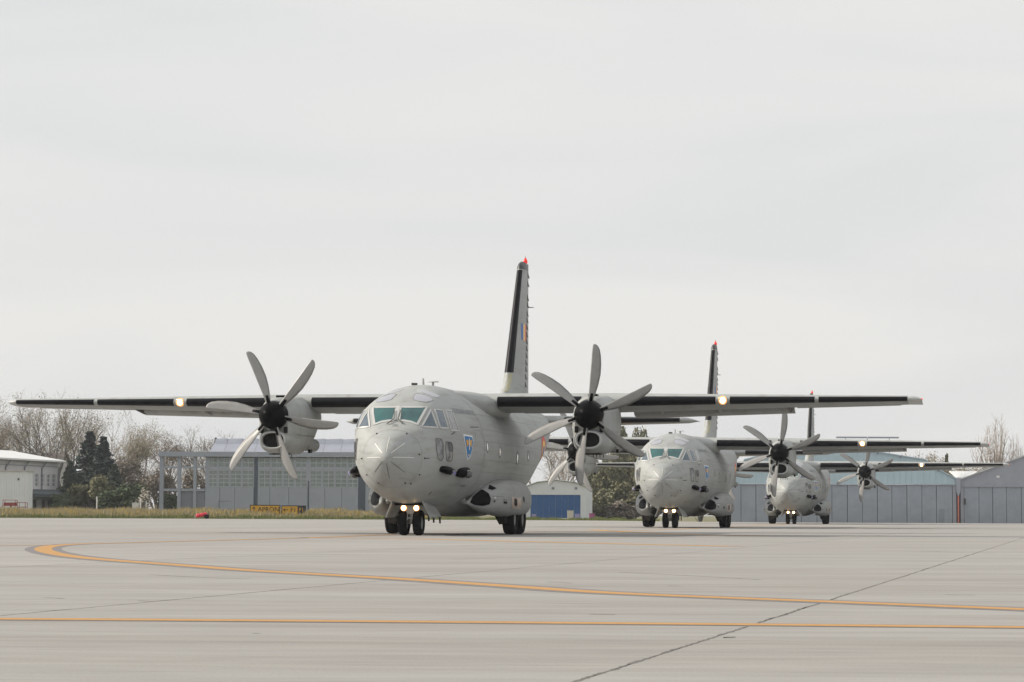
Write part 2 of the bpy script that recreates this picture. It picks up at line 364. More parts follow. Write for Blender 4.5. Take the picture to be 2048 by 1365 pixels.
def strip(name, pts, width, off, m, parent, closed=False, mirror=False):
    # pts: list of (point, normal) on the surface
    n_ = len(pts); vs, fs = [], []
    for i, (p, nn) in enumerate(pts):
        a = pts[(i - 1) % n_][0] if (closed or i) else p; b = pts[(i + 1) % n_][0] if (closed or i < n_ - 1) else p
        sd = nn.cross((b - a)).normalized()
        vs += [p + sd * width / 2, p + sd * width / 2 + nn * off, p - sd * width / 2 + nn * off, p - sd * width / 2]
    for i in range(n_ if closed else n_ - 1):
        j = (i + 1) % n_
        fs += [(4 * i + k, 4 * i + k + 1, 4 * j + k + 1, 4 * j + k) for k in range(3)]
    o = mesh(name, vs, fs, m, parent)
    if mirror: return o, mirror_obj(o)
    return o
def dens(poly, n_=6, closed=True):
    out = []
    for i in range(len(poly) if closed else len(poly) - 1):
        a, b = poly[i], poly[(i + 1) % len(poly)]
        out += [(a[0] + (b[0] - a[0]) * k / n_, a[1] + (b[1] - a[1]) * k / n_) for k in range(n_)]
    if not closed: out.append(poly[-1])
    return out
def rounded(poly, r=.25, n_=4):
    out = []; N_ = len(poly)
    for i in range(N_):
        p = Vector(poly[i]); a = Vector(poly[i - 1]); b = Vector(poly[(i + 1) % N_])
        p0 = p + (a - p) * r; p1 = p + (b - p) * r
        for k in range(n_ + 1):
            t = k / n_; out.append(tuple((1 - t) ** 2 * p0 + 2 * t * (1 - t) * p + t * t * p1))
    return out
def crop(ox, oy, s, pts): return [(ox + x / s, oy + y / s) for x, y in pts]
W = lambda pts: crop(700, 740, 7.877, pts)       # cockpit close-up
C1 = lambda pts: crop(680, 740, 3.9, pts)        # nose close-up
def window(name, poly, m, frame=.055, rnd=None, fmat=None, offp=.006, offf=.016, parent=AC):
    p = rounded(poly, rnd) if rnd else poly
    pair = patch(name, p, offp, m, parent, hit_px, 4, True)
    if frame:
        f = strip('frame', [hit_px(*q) for q in dens(p, 5 if not rnd else 1)], frame, offf, fmat or M_LITE, pair[0], True)
        f2 = mirror_obj(f); f2.parent = pair[1]
    return pair
window('windscreen_pane', W([(800, 592), (1210, 592), (1060, 862), (960, 822), (860, 805), (772, 798)]), M_GLASS, .07)
window('cockpit_side_window', W([(1275, 630), (1378, 912), (1130, 898)]), M_GLASS2, .05)
window('cockpit_side_window', W([(1335, 628), (1458, 642), (1545, 922), (1420, 915)]), M_GLASS2, .045)
window('cockpit_side_window', W([(1503, 636), (1610, 652), (1710, 962), (1590, 952)]), M_GLASS4, .045)
window('eyebrow_window', W([(1015, 385), (1060, 375), (1180, 395), (1325, 478), (1210, 512), (1090, 500), (985, 470)]), M_GLASS3, .02, .2, M_SEAM2, .006, .010)
window('eyebrow_window', W([(1090, 298), (1180, 320), (1420, 410), (1360, 440), (1060, 335)]), M_GLASS3, .025, .2, M_LITE, .006, .010)
window('lower_window', C1([(745, 535), (790, 540), (805, 580), (805, 690), (790, 708), (762, 695), (750, 600)]), M_GLASS4, .022, .22, M_SEAM, .006, .012)
window('lower_window', C1([(825, 560), (868, 566), (880, 600), (875, 700), (858, 716), (830, 706), (824, 620)]), M_GLASS4, .022, .22, M_SEAM, .006, .012)
# centre post stiffener between the panes
strip('windscreen_post', [hit_px(797 - 5.5 * t, 813 + 28 * t) for t in [i / 8 for i in range(9)]], .11, .022, M_LITE, AC)
# wipers
def bar(name, pts, r, m, parent, n_=6):
    b = MB()
    for a, c in zip(pts, pts[1:]): b.tube(a, c, r, r, n_)
    return b.build(name, m, parent)
for s in (1, -1):
    p0, n0 = hit_px(806, 850); p1, n1 = hit_px(796.5, 840); p2, n2 = hit_px(803, 822)
    w_ = [p0 + n0 * .03, p1 + n1 * .05, p2 + n2 * .05]; w_ = [Vector((v.x * s, v.y, v.z)) for v in w_]
    bar('wiper', w_, .013, M_DARKM, AC)
# radome: seam and lightning strips
def radial(ang, r0, r1, n_=8):
    out = []
    for i in range(n_ + 1):
        r = r0 + (r1 - r0) * i / n_; x, z = r * math.sin(ang), 2.17 + r * math.cos(ang) * (.93 if math.cos(ang) > 0 else .95)
        h = BVH.ray_cast(Vector((x, -3, z)), Vector((0, 1, 0)))
        if h[0] is None: break
        nn = h[1]
        if nn.y > 0: nn = -nn
        out.append((h[0], nn))
    return out
for k in range(8):
    q = radial(k * math.pi / 4, .17, .60 if k not in (2, 6) else .66)
    strip('lightning_strip', q, .016, .006, M_STRIP if k in (0, 1, 2, 6, 7) else M_SEAM, RADO)
def ring_strip(y, width=.014, off=.004, name='seam', parent=FUSO, a0=0, a1=NA, m=M_SEAM):
    A = fus_ring(y - width / 2); B = fus_ring(y + width / 2); c = Vector((0, y, fus_par(y)[3]))
    vs = []
    for p, q in zip(A, B):
        for v in (p, q):
            v = Vector(v); d = (v - c); d.y = 0; vs.append(v + d.normalized() * off)
    n_ = NA; idx = list(range(a0, a1 + 1)); fs = []
    for i in idx[:-1]:
        j = (i + 1) % n_; i %= n_; fs.append((2 * i, 2 * i + 1, 2 * j + 1, 2 * j))
    return mesh(name, vs, fs, m, parent, True)
ring_strip(RAD + .01, .012, .004, 'seam', FUSO, m=mat('faint_seam', (.30, .30, .285), .7))
ring_strip(4.95, .022, .005)
for y in (7.3, 9.4, 11.5, 13.6, 15.2): ring_strip(y, .011, .003)
M_SEAM2 = mat('faint_seam', (.30, .30, .285), .7)
for z in (3.55, 3.1, 2.75, 2.2, 1.85, 1.5, 1.15):
    for s in (1, -1):
        strip('stringer_seam', [hit_side(4.97 + i * .55, z, s) for i in range(20)], .012, .003, M_SEAM2, FUSO)
for y in (6.1, 8.3, 10.4, 12.5): ring_strip(y, .010, .003, 'stringer_seam', FUSO, m=M_SEAM2)
# small probes, hinges and hatches on the forward fuselage
for (a, b, w_) in [((868, 505), (895, 488), .03), ((1015, 448), (1080, 448), .018), ((690, 975), (715, 950), .02), ((940, 905), (975, 905), .02)]:
    A, B = C1([a, b]); q = [hit_px(A[0] + (B[0] - A[0]) * t, A[1] + (B[1] - A[1]) * t) for t in (0, .33, .66, 1)]
    strip('hatch_edge', q, w_, .008, M_DARKM, FUSO, False, True)
for c in [(660, 690), (618, 660), (620, 818), (552, 888), (520, 500), (288, 500), (300, 882), (508, 882), (210, 818), (172, 692)]:
    px = C1([c])[0]; p, n_ = hit_px(*px); MB().tube(p, p + n_ * .035, .028, .012, 6).build('vent_probe', M_DARKM, FUSO)
p, n_ = hit_px(*C1([(660, 690)])[0]); MB().tube(p, p + n_ * .09, .012).tube(p + n_ * .09, p + n_ * .09 + Vector((.08, .02, 0)), .01).build('pitot_probe', M_DARKM, FUSO)
# door outline on the left side
def side_poly(pts, side=1, n_=5, closed=True): return [hit_side(y, z, side) for y, z in dens(pts, n_, closed)]
for s in (1, -1):
    strip('crew_door_outline', side_poly(rounded([(3.95, 3.05), (4.72, 3.05), (4.72, 1.2), (3.95, 1.2)], .15), s, 2), .014, .004, M_SEAM2, FUSO, True)
# cabin windows: round panes
cab = C1([(1150, 600), (1248, 640), (1384, 690), (1469, 672)])
for (px, py), rr in zip(cab, (.155, .155, .19, .155)):
    p, n_ = hit_px(px, py)
    for s in (1, -1):
        circ = [(p.y + rr * .95 * math.cos(t), p.z + rr * math.sin(t)) for t in [2 * math.pi * k / 18 for k in range(18)]]
        fn = lambda y, z, s=s: hit_side(y, z, s)
        wn = patch('cabin_window', circ, .006, mat('cabin_pane', (.62, .62, .61), .15, coat=.6), AC, fn, 2)
        strip('frame', [hit_side(y, z, s) for y, z in circ], .03, .014, M_SEAM2, wn, True)
# crest (shield)
def side_fn(s, lift=0): return lambda y, z: hit_side(y, z, s)
E8 = lambda pts: crop(880, 860, 13.65, pts)
sh = E8([(632, 118), (878, 165), (905, 300), (890, 450), (860, 620), (820, 740), (745, 842), (720, 720), (690, 480), (655, 260)])
shp = [hit_px(*q)[0] for q in sh]; cen = sum((Vector((p.y, p.z)) for p in shp), Vector((0, 0))) / len(shp)
for s in (1, -1):
    P2 = [(p.y, p.z) for p in shp]; inn = [tuple(cen + (Vector(q) - cen) * .86) for q in P2]
    cr = patch('unit_crest', P2, .005, M_WHITE, AC, side_fn(s), 3)
    patch('crest_field', inn, .010, M_BLUE, cr, side_fn(s), 3)
    eag = [[(700, 280), (760, 270), (775, 400), (740, 440), (715, 470), (720, 380)], [(800, 300), (865, 270), (850, 380), (850, 480), (815, 430), (800, 400)]]
    for g in eag: patch('eagle_wing', [(hit_px(*q)[0].y, hit_px(*q)[0].z) for q in E8(g)], .014, M_GOLD, cr, side_fn(s), 2)
    patch('crest_sword', [(hit_px(*q)[0].y, hit_px(*q)[0].z) for q in E8([(778, 240), (795, 240), (800, 540), (790, 560), (780, 540)])], .017, M_WHITE, cr, side_fn(s), 2)
    patch('crest_disc', [(hit_px(*q)[0].y, hit_px(*q)[0].z) for q in E8([(755, 670), (775, 655), (797, 675), (795, 715), (772, 735), (752, 710)])], .017, mat('crest_grey', (.45, .45, .5), .5), cr, side_fn(s), 2)
# national lettering and number
def side_text(body, size, y0, z0, s, m, name):
    vs, fs = text_mesh(body, size); wmax = max(v.x for v in vs); o_v = []
    for v in vs:
        y = y0 + v.x if s > 0 else y0 + wmax - v.x
        p, n_ = hit_side(y, z0 + v.y, s); o_v.append(p + n_ * .006)
    return mesh(name, o_v, fs, m, FUSO)
tp, _ = hit_px(*C1([(892, 345)])[0])
for s in (1, -1): side_text('ROMANIAN AIR FORCE', .21, tp.y, tp.z + .03, s, M_TEXT, 'fuselage_lettering')
vs, fs = text_mesh('2702', 6.4); wx_ = max(v.x for v in vs); ov = []
for v in vs:
    p, n_ = hit_px(790 - wx_ / 2 + v.x, 853.5 - v.y); ov.append(p + n_ * .006)
NUM = mesh('nose_number', ov, fs, M_TEXT, FUSO)
# roundel: red, yellow, blue rings on the rear fuselage
rc_ = Vector((0, 15.6, 2.72))
for s in (1, -1):
    for k, (rr, mm) in enumerate(((.52, M_FRED), (.35, M_FYEL), (.18, M_FBLUE))):
        circ = [(rc_.y + rr * math.cos(t), rc_.z + rr * math.sin(t)) for t in [2 * math.pi * i / 24 for i in range(24)]]
        patch('roundel_ring', circ, .006 + .004 * k, mm, FUSO, side_fn(s), 3)
# missile-warning sensors below the lower windows
for s in (1, -1):
    def S3(v): return Vector((v.x * s, v.y, v.z))
    p, n_ = hit_px(*C1([(832, 783)])[0]); ax = Vector((.18, 1, 0)).normalized()
    def blob(p, n_, la, lh, lo, mm, name, tilt=0):
        ax = (Vector((0, 1, tilt)) - n_ * n_.y).normalized(); up = n_.cross(ax); b = MB(); rows = []
        for i in range(9):
            a = math.pi * i / 8; r = math.sin(a) ** .6 if 0 < i < 8 else .02
            rows.append([S3(p - n_ * .04 + ax * la * math.cos(a) + up * lh * r * math.cos(t) + n_ * lo * r * max(0, math.sin(t))) for t in [math.pi * k / 10 for k in range(11)]])
        b.grid(rows); return b.build(name, mm, AC, True)
    pod = blob(p, n_, .46, .115, .27, M_BLACK, 'sensor_pod')
    q, nq = hit_px(*C1([(836, 783)])[0]); fw = (nq + Vector((0, -.9, 0))).normalized()
    MB().tube(S3(q + nq * .10), S3(q + nq * .20 + fw * .06), .085, .085, 4).build('sensor_frame', M_METAL, pod)
    MB().tube(S3(q + nq * .12), S3(q + nq * .21 + fw * .07), .055, .055, 14).build('sensor_lens', mat('violet_lens', (.22, .20, .45), .1, coat=1), pod)
    p, n_ = hit_px(*C1([(960, 800)])[0]); pod = blob(p, n_, .50, .16, .22, M_BLACK, 'sensor_fairing', .12)
    q, nq = hit_px(*C1([(962, 797)])[0]); fw = (nq + Vector((0, -.9, 0))).normalized(); b = MB()
    rows = [[S3(q + nq * .15 + fw * (.03 + .11 * math.sin(a)) + (fw.orthogonal().normalized() * math.cos(t) + fw.cross(fw.orthogonal().normalized()) * math.sin(t)) * .115 * math.cos(a)) for t in [2 * math.pi * k / 16 for k in range(16)]] for a in [math.pi / 2 * i / 5 for i in range(6)]]
    b.grid(rows, True); b.build('sensor_dome', mat('dome_grey', (.09, .09, .095), .2), pod, True)
    ring = [(S3(q + nq * .15 + fw * .04 + (fw.orthogonal().normalized() * math.cos(t) + fw.cross(fw.orthogonal().normalized()) * math.sin(t)) * .125)) for t in [2 * math.pi * k / 16 for k in range(17)]]
    bar('dome_ring', ring, .012, M_METAL, pod, 4)
    p, n_ = hit_px(*C1([(958, 1015)])[0]); MB().tube(S3(p - n_ * .02), S3(p + n_ * .14), .09, .05, 10).build('belly_lamp_pod', M_SKIN, AC, True)
# roof antennas
def top(y, x=0): return BVH.ray_cast(Vector((x, y, 9)), Vector((0, 0, -1)))[0]
p = top(4.6); MB().prism([(p.x, p.y - .06, p.z - .02), (p.x, p.y + .12, p.z - .02), (p.x, p.y + .05, p.z + .19), (p.x, p.y - .03, p.z + .19)], (.03, 0, 0)).build('blade_antenna', M_METAL, AC)
p = top(5.2, .18); MB().tube(p - Vector((0, 0, .03)), p + Vector((0, 0, .12)), .035).lathe([(.10, .001), (.11, .19), (.135, .16), (.14, .001)], 'z', p, 18).build('mushroom_antenna', M_LITE, AC)
p = top(4.1); MB().tube(p + Vector((-.22, 0, .03)), p + Vector((-.05, 0, .03)), .035, .03, 8).build('roof_probe', M_DARKM, AC)
for y in (3.6, 5.2, 5.9, 6.8):
    h = BVH.ray_cast(Vector((.05, y, -1)), Vector((0, 0, 1)))[0]; MB().prism([(.03, y, h.z + .04), (.03, y + .22, h.z + .04), (.03, y + .2, h.z - .22), (.03, y + .1, h.z - .22)], (.03, 0, 0)).build('belly_antenna', M_DARKM, AC)

# ---- wings
def wsec(l):
    l = abs(l); t = max(0, (l - 5.0) / 9.35)
    le = 7.75 + .42 * t; ch = 3.55 - 1.75 * t; z = 4.045 + .05 * t - .0 * t; th = .158 - .035 * t; return le, z, ch, th
INC = math.tan(R(3.2))
def wpt(l, s, off=0):
    le, z, ch, th = wsec(l); c = min(1, s * s); yt = 5 * th * (.2969 * math.sqrt(c) - .126 * c - .3516 * c * c + .2843 * c ** 3 - .1036 * c ** 4); cam_ = .06 * c * (1 - c)
    zz = cam_ + math.copysign(yt + (off / ch), s)
    return Vector((l, le + c * ch - (off if c < .03 else 0) * (1 - c / .03), z + zz * ch - c * ch * INC))
SS = [-1 + 2 * i / 40 for i in range(41)]
for sgn in (1, -1):
    rows = [[wpt(sgn * l, s) for s in SS] for l in [.5, 1.6, 3, 4.7, 5.0, 5.5, 7, 9, 11, 13, 13.95]]
    le, z, ch, th = wsec(13.95)
    WING = MB().grid(rows).build('wing', M_SKIN, AC, True)
    tips = []
    for k in range(6):
        t = k / 5; sc = math.sqrt(max(0.0004, 1 - t * t)); l = 13.95 + .40 * t
        tips.append([Vector((sgn * l, wpt(14, s).y + (.35 * t * t if s * s < .3 else .1 * t), wpt(14, .0).z - .0 + (wpt(14, s).z - (wpt(14, 0).z - s * s * ch * INC)) * sc - s * s * ch * INC - .0)) for s in SS])
    MB().grid(tips).build('wing_tip', M_LITE, AC, True)
    MB().lathe([(0, .001), (.02, .025), (.06, .03), (.1, .02)], 'x', (sgn * 14.26 if sgn > 0 else -14.36, le + .9, z + .02), 8).build('navigation_lamp', mat('nav_red' if sgn > 0 else 'nav_green', (.6, .05, .03) if sgn > 0 else (.03, .35, .12), .2, emit=(1, .15, .05) if sgn > 0 else (.05, .6, .2), estr=.6 if sgn > 0 else .2), WING, True)
    for (a, b) in ((1.62, 4.2), (5.55, 8.25), (8.68, 11.2), (11.32, 13.93)):
        bs = [-.215 + .385 * i / 12 for i in range(13)]
        MB().grid([[wpt(sgn * (a + (b - a) * k / 8), s, .008) for s in bs] for k in range(9)]).build('deicing_boot', M_BOOT, WING, True)
    # landing light in the leading edge
    p = wpt(sgn * 8.465, 0); MB().lathe([(-.035, .001), (-.03, .06), (-.01, .085), (.05, .09)], 'y', p + Vector((0, .02, -.01)), 14).build('landing_light', M_LAMP, WING, True)
    MB().lathe([(-.02, .093), (-.03, .12), (.0, .135), (.1, .135)], 'y', p + Vector((0, .02, -.01)), 16).build('glow_ring', M_LAMPR, WING, True)
    # flaps and aileron with their hinge fairings
    for (a, b, nm, dr, c0) in ((1.95, 4.15, 'flap', .0, .74), (5.45, 10.45, 'flap', .12, .74), (10.55, 13.7, 'aileron', .0, .78)):
        rows = []
        for k in range(7):
            l = a + (b - a) * k / 6; up = wpt(sgn * l, math.sqrt(c0)); lo = wpt(sgn * l, -math.sqrt(c0)); te = wpt(sgn * l, 1); mid = (up + lo) / 2; h = (up.z - lo.z) / 2 * .9; L0 = te.y - mid.y
            sec = []
            for (c, f) in ((0, 0), (.03, .55), (.12, .95), (.3, .9), (.65, .45), (1, .03), (.65, -.45), (.3, -.9), (.12, -.95), (.03, -.55)):
                yy = c * L0 * 1.06; sec.append(Vector((sgn * l, mid.y + .06 + yy, mid.z - dr * .45 + h * f - yy * (INC + dr * 1.6) - .02)))
            rows.append(sec)
        g = MB().grid(rows, True); n_ = 10; g.f += [tuple(range(n_)), tuple(range(len(g.v) - n_, len(g.v)))]
        fl = g.build(nm, M_SKIN, WING, 'auto')
    for l in (6.4, 8.2, 10.35):
        p = wpt(sgn * l, -.8); MB().prism([p + Vector((-.03, -.5, .05)), p + Vector((-.03, .7, .02)), p + Vector((-.03, .9, -.11)), p + Vector((-.03, .5, -.12)), p + Vector((-.03, -.2, -.04))], (.06, 0, 0)).build('flap_hinge', M_DARKM if l > 10 else M_SKIN, WING)
    # root fairing between wing and fuselage
# wing-root fairing hump over the fuselage
rows = []
for i in range(25):
    t = i / 24; y = 5.3 + 8.2 * t; e = math.sin(math.pi * min(1, t * 1.25 if t < .4 else .5 + (t - .4) / 1.2)) ** .55 if 0 < t < 1 else .02
    ww = .6 + 1.02 * e; zt = 4.24 + .13 * e; zb = 3.9 - .55 * e; ring = []
    for k in range(40):
        a = 2 * math.pi * k / 40; s_, c_ = math.sin(a), math.cos(a)
        ring.append((ww * math.copysign(abs(s_) ** .8, s_), y, (zt + zb) / 2 + (zt - zb) / 2 * math.copysign(abs(c_) ** .8, c_)))
    rows.append(ring)
MB().grid(rows, True).build('wing_root_fairing', M_SKIN, AC, True)

# ---- engines
HL, HY, HZ = 4.776, 5.29, 3.545
NAC = [(5.62, .42, 4.0, 2.66, 2.3), (5.68, .48, 4.04, 2.55, 2.4), (5.85, .53, 4.08, 2.46, 2.5), (6.3, .565, 4.12, 2.41, 2.6), (7.0, .585, 4.15, 2.39, 2.7), (7.8, .59, 4.22, 2.42, 2.6), (8.4, .56, 4.27, 2.55, 2.4), (9.0, .47, 4.28, 2.75, 2.2), (9.7, .34, 4.2, 3.05, 2.1), (10.4, .2, 4.0, 3.3, 2), (11.0, .06, 3.85, 3.5, 2)]
def blade_mesh():
    rows = []
    for r, ch, tw, sw, th in ((.30, .13, 38, 0, .11), (.45, .17, 36, 0, .085), (.65, .22, 31, .015, .055), (.9, .275, 26, .02, .045), (1.2, .31, 20, .01, .035), (1.5, .30, 15, -.02, .028), (1.75, .27, 12, -.06, .022), (1.93, .22, 10, -.10, .016), (2.02, .155, 9, -.135, .012), (2.06, .07, 9, -.16, .006)):
        a = R(tw); sec = []
        for c, f in ((-.5, 0), (-.42, .6), (-.2, 1), (.15, .8), (.5, .05), (.15, -.55), (-.2, -.75), (-.42, -.5)):
            u = c * ch + sw; v = f * th / 2; sec.append((u * math.cos(a) - v * math.sin(a), u * math.sin(a) + v * math.cos(a), r))
        rows.append(sec)
    g = MB().grid(rows, True); g.f.append(tuple(range(len(g.v) - 8, len(g.v)))); return g
BL = blade_mesh().build('blade', M_BLADE, None, True); BLM = BL.data; bpy.data.objects.remove(BL)
RT = MB().tube((0, 0, .3), (0, 0, .62), .075, .05, 10).build('blade_root', M_BLACK, None, True); RTM = RT.data; bpy.data.objects.remove(RT)
for sgn, ph in ((1, 10), (-1, -18)):
    rows = []
    NACB = []
    for y, hw, zt, zb, ne in NAC:
        ring = []; zc = (zt + zb) / 2
        for k in range(40):
            a = 2 * math.pi * k / 40; s_, c_ = math.sin(a), math.cos(a)
            z = zc + (zt - zc) * math.copysign(abs(c_) ** (2 / ne), c_); x = hw * math.copysign(abs(s_) ** (2 / ne), s_)
            ring.append((sgn * HL + x, y, z))
        rows.append(ring)
    g = MB().grid(rows, True); g.f.append(tuple(range(40))); NACO = g.build('engine_nacelle', M_SKIN, AC, 'auto')
    # spinner and propeller
    PR = empty('propeller', (sgn * HL, HY, HZ)); PR.parent = AC
    MB().lathe([(-.46, .001), (-.45, .06), (-.40, .14), (-.30, .235), (-.15, .33), (.0, .39), (.18, .425), (.34, .43), (.38, .40)], 'y', (0, 0, 0), 32).build('spinner', M_BLACK, PR, True)
    for k in range(6):
        for dm, nm in ((BLM, 'blade'), (RTM, 'blade_root')):
            b_ = bpy.data.objects.new(nm, dm); COL.objects.link(b_); b_.parent = PR; b_.rotation_euler = (0, R(ph + 60 * k), 0); b_.location = (0, .12, 0)
    # cowl ring behind the spinner, side slots, chin intake
    MB().lathe([(.34, .44), (.36, .47), (.45, .475), (.6, .46)], 'y', (sgn * HL, HY, HZ), 32).build('cowl_ring', M_SKIN, NACO, True)
    lip = []
    for (yy, a, b) in ((5.95, .44, .30), (5.6, .41, .285), (5.45, .395, .275), (5.40, .37, .25), (5.41, .345, .225), (5.47, .33, .213), (5.95, .30, .19)):
        lip.append([(sgn * HL + a * math.copysign(abs(math.sin(t)) ** .85, math.sin(t)), yy, 2.80 + b * math.copysign(abs(math.cos(t)) ** .85, math.cos(t))) for t in [2 * math.pi * k / 32 for k in range(32)]])
    MB().grid(lip, True).build('intake_lip', M_LITE, NACO, True)
    MB().add([(sgn * HL + .335 * math.sin(t), 5.56, 2.80 + .218 * math.cos(t)) for t in [2 * math.pi * k / 24 for k in range(24)]], [tuple(range(24))]).build('intake_duct', M_HOLE, NACO)
    # chin fairing carrying the intake
    ch_ = []
    for (yy, hw, zt, zb) in ((5.47, .39, 3.05, 2.54), (5.6, .45, 3.12, 2.48), (5.9, .51, 3.2, 2.42), (6.6, .555, 3.2, 2.383)):
        zc = (zt + zb) / 2; ch_.append([(sgn * HL + hw * math.copysign(abs(math.sin(t)) ** .8, math.sin(t)), yy, zc + (zt - zc) * math.copysign(abs(math.cos(t)) ** .8, math.cos(t))) for t in [2 * math.pi * k / 32 for k in range(32)]])
    MB().grid(ch_, True).build('chin_cowl', M_SKIN, NACO, True)
    for q in (-1, 1): MB().box((sgn * HL + q * .37 - .05, 5.55, 3.02), (sgn * HL + q * .37 + .05, 5.7, 3.2)).build('cooling_slot', M_HOLE, NACO)
    MB().box((sgn * HL - .27, 6.0, 2.385), (sgn * HL + .27, 6.5, 2.41)).build('belly_vent', M_HOLE, NACO)
    for k in range(4): MB().tube((sgn * HL - .02 + .1 * k, 6.6, 2.40), (sgn * HL - .02 + .1 * k, 6.6, 2.31), .014).build('drain_pipe', M_DARKM, NACO)
    MB().box((sgn * HL - .14, 6.3, 4.09), (sgn * HL + .12, 6.7, 4.18)).build('cowl_scoop', M_BLACK, NACO)
    # panel seams around the cowl
    for (y, zz) in ((6.55, 0), (7.35, 0)):
        hw, zt, zb = [np.interp(y, [a[0] for a in NAC], [a[k] for a in NAC]) for k in (1, 2, 3)]; ne = 2.65; zc = (zt + zb) / 2; rr = []
        for yy in (y - .007, y + .007):
            rr.append([(sgn * HL + (hw + .006) * math.copysign(abs(math.sin(t)) ** (2 / ne), math.sin(t)), yy, zc + (zt - zc + .006) * math.copysign(abs(math.cos(t)) ** (2 / ne), math.cos(t))) for t in [2 * math.pi * k / 40 for k in range(40)]])
        MB().grid(rr, True).build('cowl_seam', M_SEAM, NACO, True)
    for q in (-1, 1): MB().box((sgn * HL + q * .588 - .004, 6.0, 2.975), (sgn * HL + q * .588 + .004, 8.2, 2.99)).build('cowl_seam', M_SEAM, NACO)
    # exhaust on the outer flank
    MB().tube((sgn * HL + .28, 7.9, 2.78), (sgn * HL + .42, 8.7, 2.72), .24, .2, 20).build('exhaust_pipe', M_SKIN, NACO, 'auto')
    MB().box((sgn * HL + .5, 7.7, 2.47), (sgn * HL + .57, 7.95, 2.58)).build('exhaust_vent', M_BLACK, NACO)

# ---- fin, rudder, tailplane
def fsec(z):
    t = (z - 4.2) / (9.45 - 4.2); le = 17.55 + 2.95 * t
    if z < 5.35: le -= 2.0 * ((5.35 - z) / 1.15) ** 2.2
    return le, 22.35 - .12 * t, .30 - .15 * t
def fpt(z, s, off=0):
    le, te, hw = fsec(z); c = s * s; ch = te - le
    prof = 2.6 * (.2969 * math.sqrt(c) - .126 * c - .3516 * c * c + .2843 * c ** 3 - .1036 * c ** 4) * 3.85
    return Vector((math.copysign(hw * prof + off, s) if abs(s) > 1e-6 else 0, le + c * ch - (off if c < .02 else 0), z))
FS = [-1 + 2 * i / 36 for i in range(37)]
rows = [[fpt(z, s) for s in FS] for z in [4.05 + .145 * i for i in range(11)] + [6, 6.5, 7.4, 8.4, 9.28]]
FIN = MB().grid(rows).build('fin', M_SKIN, AC, True)
cap = []
for k in range(7):
    t = k / 6; z = 9.28 + .32 * math.sin(t * math.pi / 2) ; q = math.cos(t * math.pi / 2) * .96 + .04
    cap.append([Vector((fpt(9.28, s).x * q, fpt(9.28, s).y * (1 - .0) + (.7 * t * t if s * s < .2 else .25 * t * t * (1 - s * s)), z)) for s in FS])
MB().grid(cap).build('fin_cap', mat('fin_cap_grey', (.05, .05, .053), .45), FIN, True)
MB().grid([[fpt(5.5 + (9.25 - 5.5) * k / 10, s, .008) for s in [-.22 + .44 * i / 14 for i in range(15)]] for k in range(11)]).build('deicing_boot', M_BOOT, FIN, True)
MB().grid([[fpt(4.8 + .66 * k / 8, s, .012) for s in [.0 + .15 * i / 8 + .02 * (k % 3) for i in range(9)]] for k in range(9)]).build('yellow_primer', M_YSTAIN, FIN, True)
MB().lathe([(9.58, .06), (9.62, .085), (9.70, .07), (9.78, .03), (9.80, .001)], 'z', (0, 21.6, 0), 14).build('beacon', M_RED, FIN, True)
MB().tube((0, 21.6, 9.79), (0, 21.6, 9.86), .02, .01, 6).build('beacon_tip', M_METAL, FIN)
ys_ = [245, 325, 455, 515, 600, 660, 725, 795, 855, 920, 985, 1050, 1110, 1180, 1250]
vg = None
for yv in ys_:
    py = 500 + yv / 4.55; z = CAM_H + (1027.2 - py) / (F / (71.395 + .9835 * 21.9))
    for s in (1, -1):
        b = fpt(z, s * .74)
        MB().prism([b + Vector((0, -.05, -.08)), b + Vector((s * .0, .30, -.08)), b + Vector((s * .0, -.05, .11))], (s * .02, 0, 0)).build('vortex_generator', M_DARKM, FIN)
for s in (1, -1):
    b = fpt(8.0, s * .85); MB().tube(b, b + Vector((s * .22, 0, 0)), .025, .012, 6).build('fin_probe', M_METAL, FIN)
# flag on the fin
for s in (1, -1):
    for k, mm in enumerate((M_FBLUE, M_FYEL, M_FRED)):
        y0 = 19.65 + .34 * k; y1 = y0 + .34; g = []
        for z in (6.72, 7.0, 7.3):
            row = []
            for y in (y0, (y0 + y1) / 2, y1):
                le, te, hw = fsec(z); row.append(fpt(z, s * math.sqrt((y + (z - 6.9) * .12 - le) / (te - le)), .006))
            g.append(row)
        MB().grid(g).build('flag_stripe', mm, FIN, True)
def tsec(l):
    t = l / 6.3; return 18.2 + 1.5 * t, 3.62 - 1.75 * t, 3.83 + .07 * t, .125 - .02 * t
def tpt(l, s, off=0):
    le, ch, z, th = tsec(abs(l)); c = s * s; yt = 5 * th * (.2969 * math.sqrt(c) - .126 * c - .3516 * c * c + .2843 * c ** 3 - .1036 * c ** 4)
    return Vector((l, le + c * ch - (off if c < .02 else 0), z + (math.copysign(yt * ch + off, s) if abs(s) > 1e-6 else 0)))
for sgn in (1, -1):
    ST = MB().grid([[tpt(sgn * l, s) for s in FS] for l in (.5, 2, 4, 5.85)]).build('tailplane', M_SKIN, AC, True)
    tr = []
    for k in range(6):
        t = k / 5; q = 1 - t * t; tr.append([Vector((sgn * (5.85 + .45 * t), tpt(5.85, s).y + (.9 * t * (1 - s * s)), tsec(5.85)[2] + (tpt(5.85, s).z - tsec(5.85)[2]) * max(q, .03))) for s in FS])
    MB().grid(tr).build('tailplane_tip', M_SKIN, ST, True)
    MB().grid([[tpt(sgn * (1.9 + 3.9 * k / 8), s, .007) for s in [-.27 + .52 * i / 12 for i in range(13)]] for k in range(9)]).build('deicing_boot', M_BOOT, ST, True)

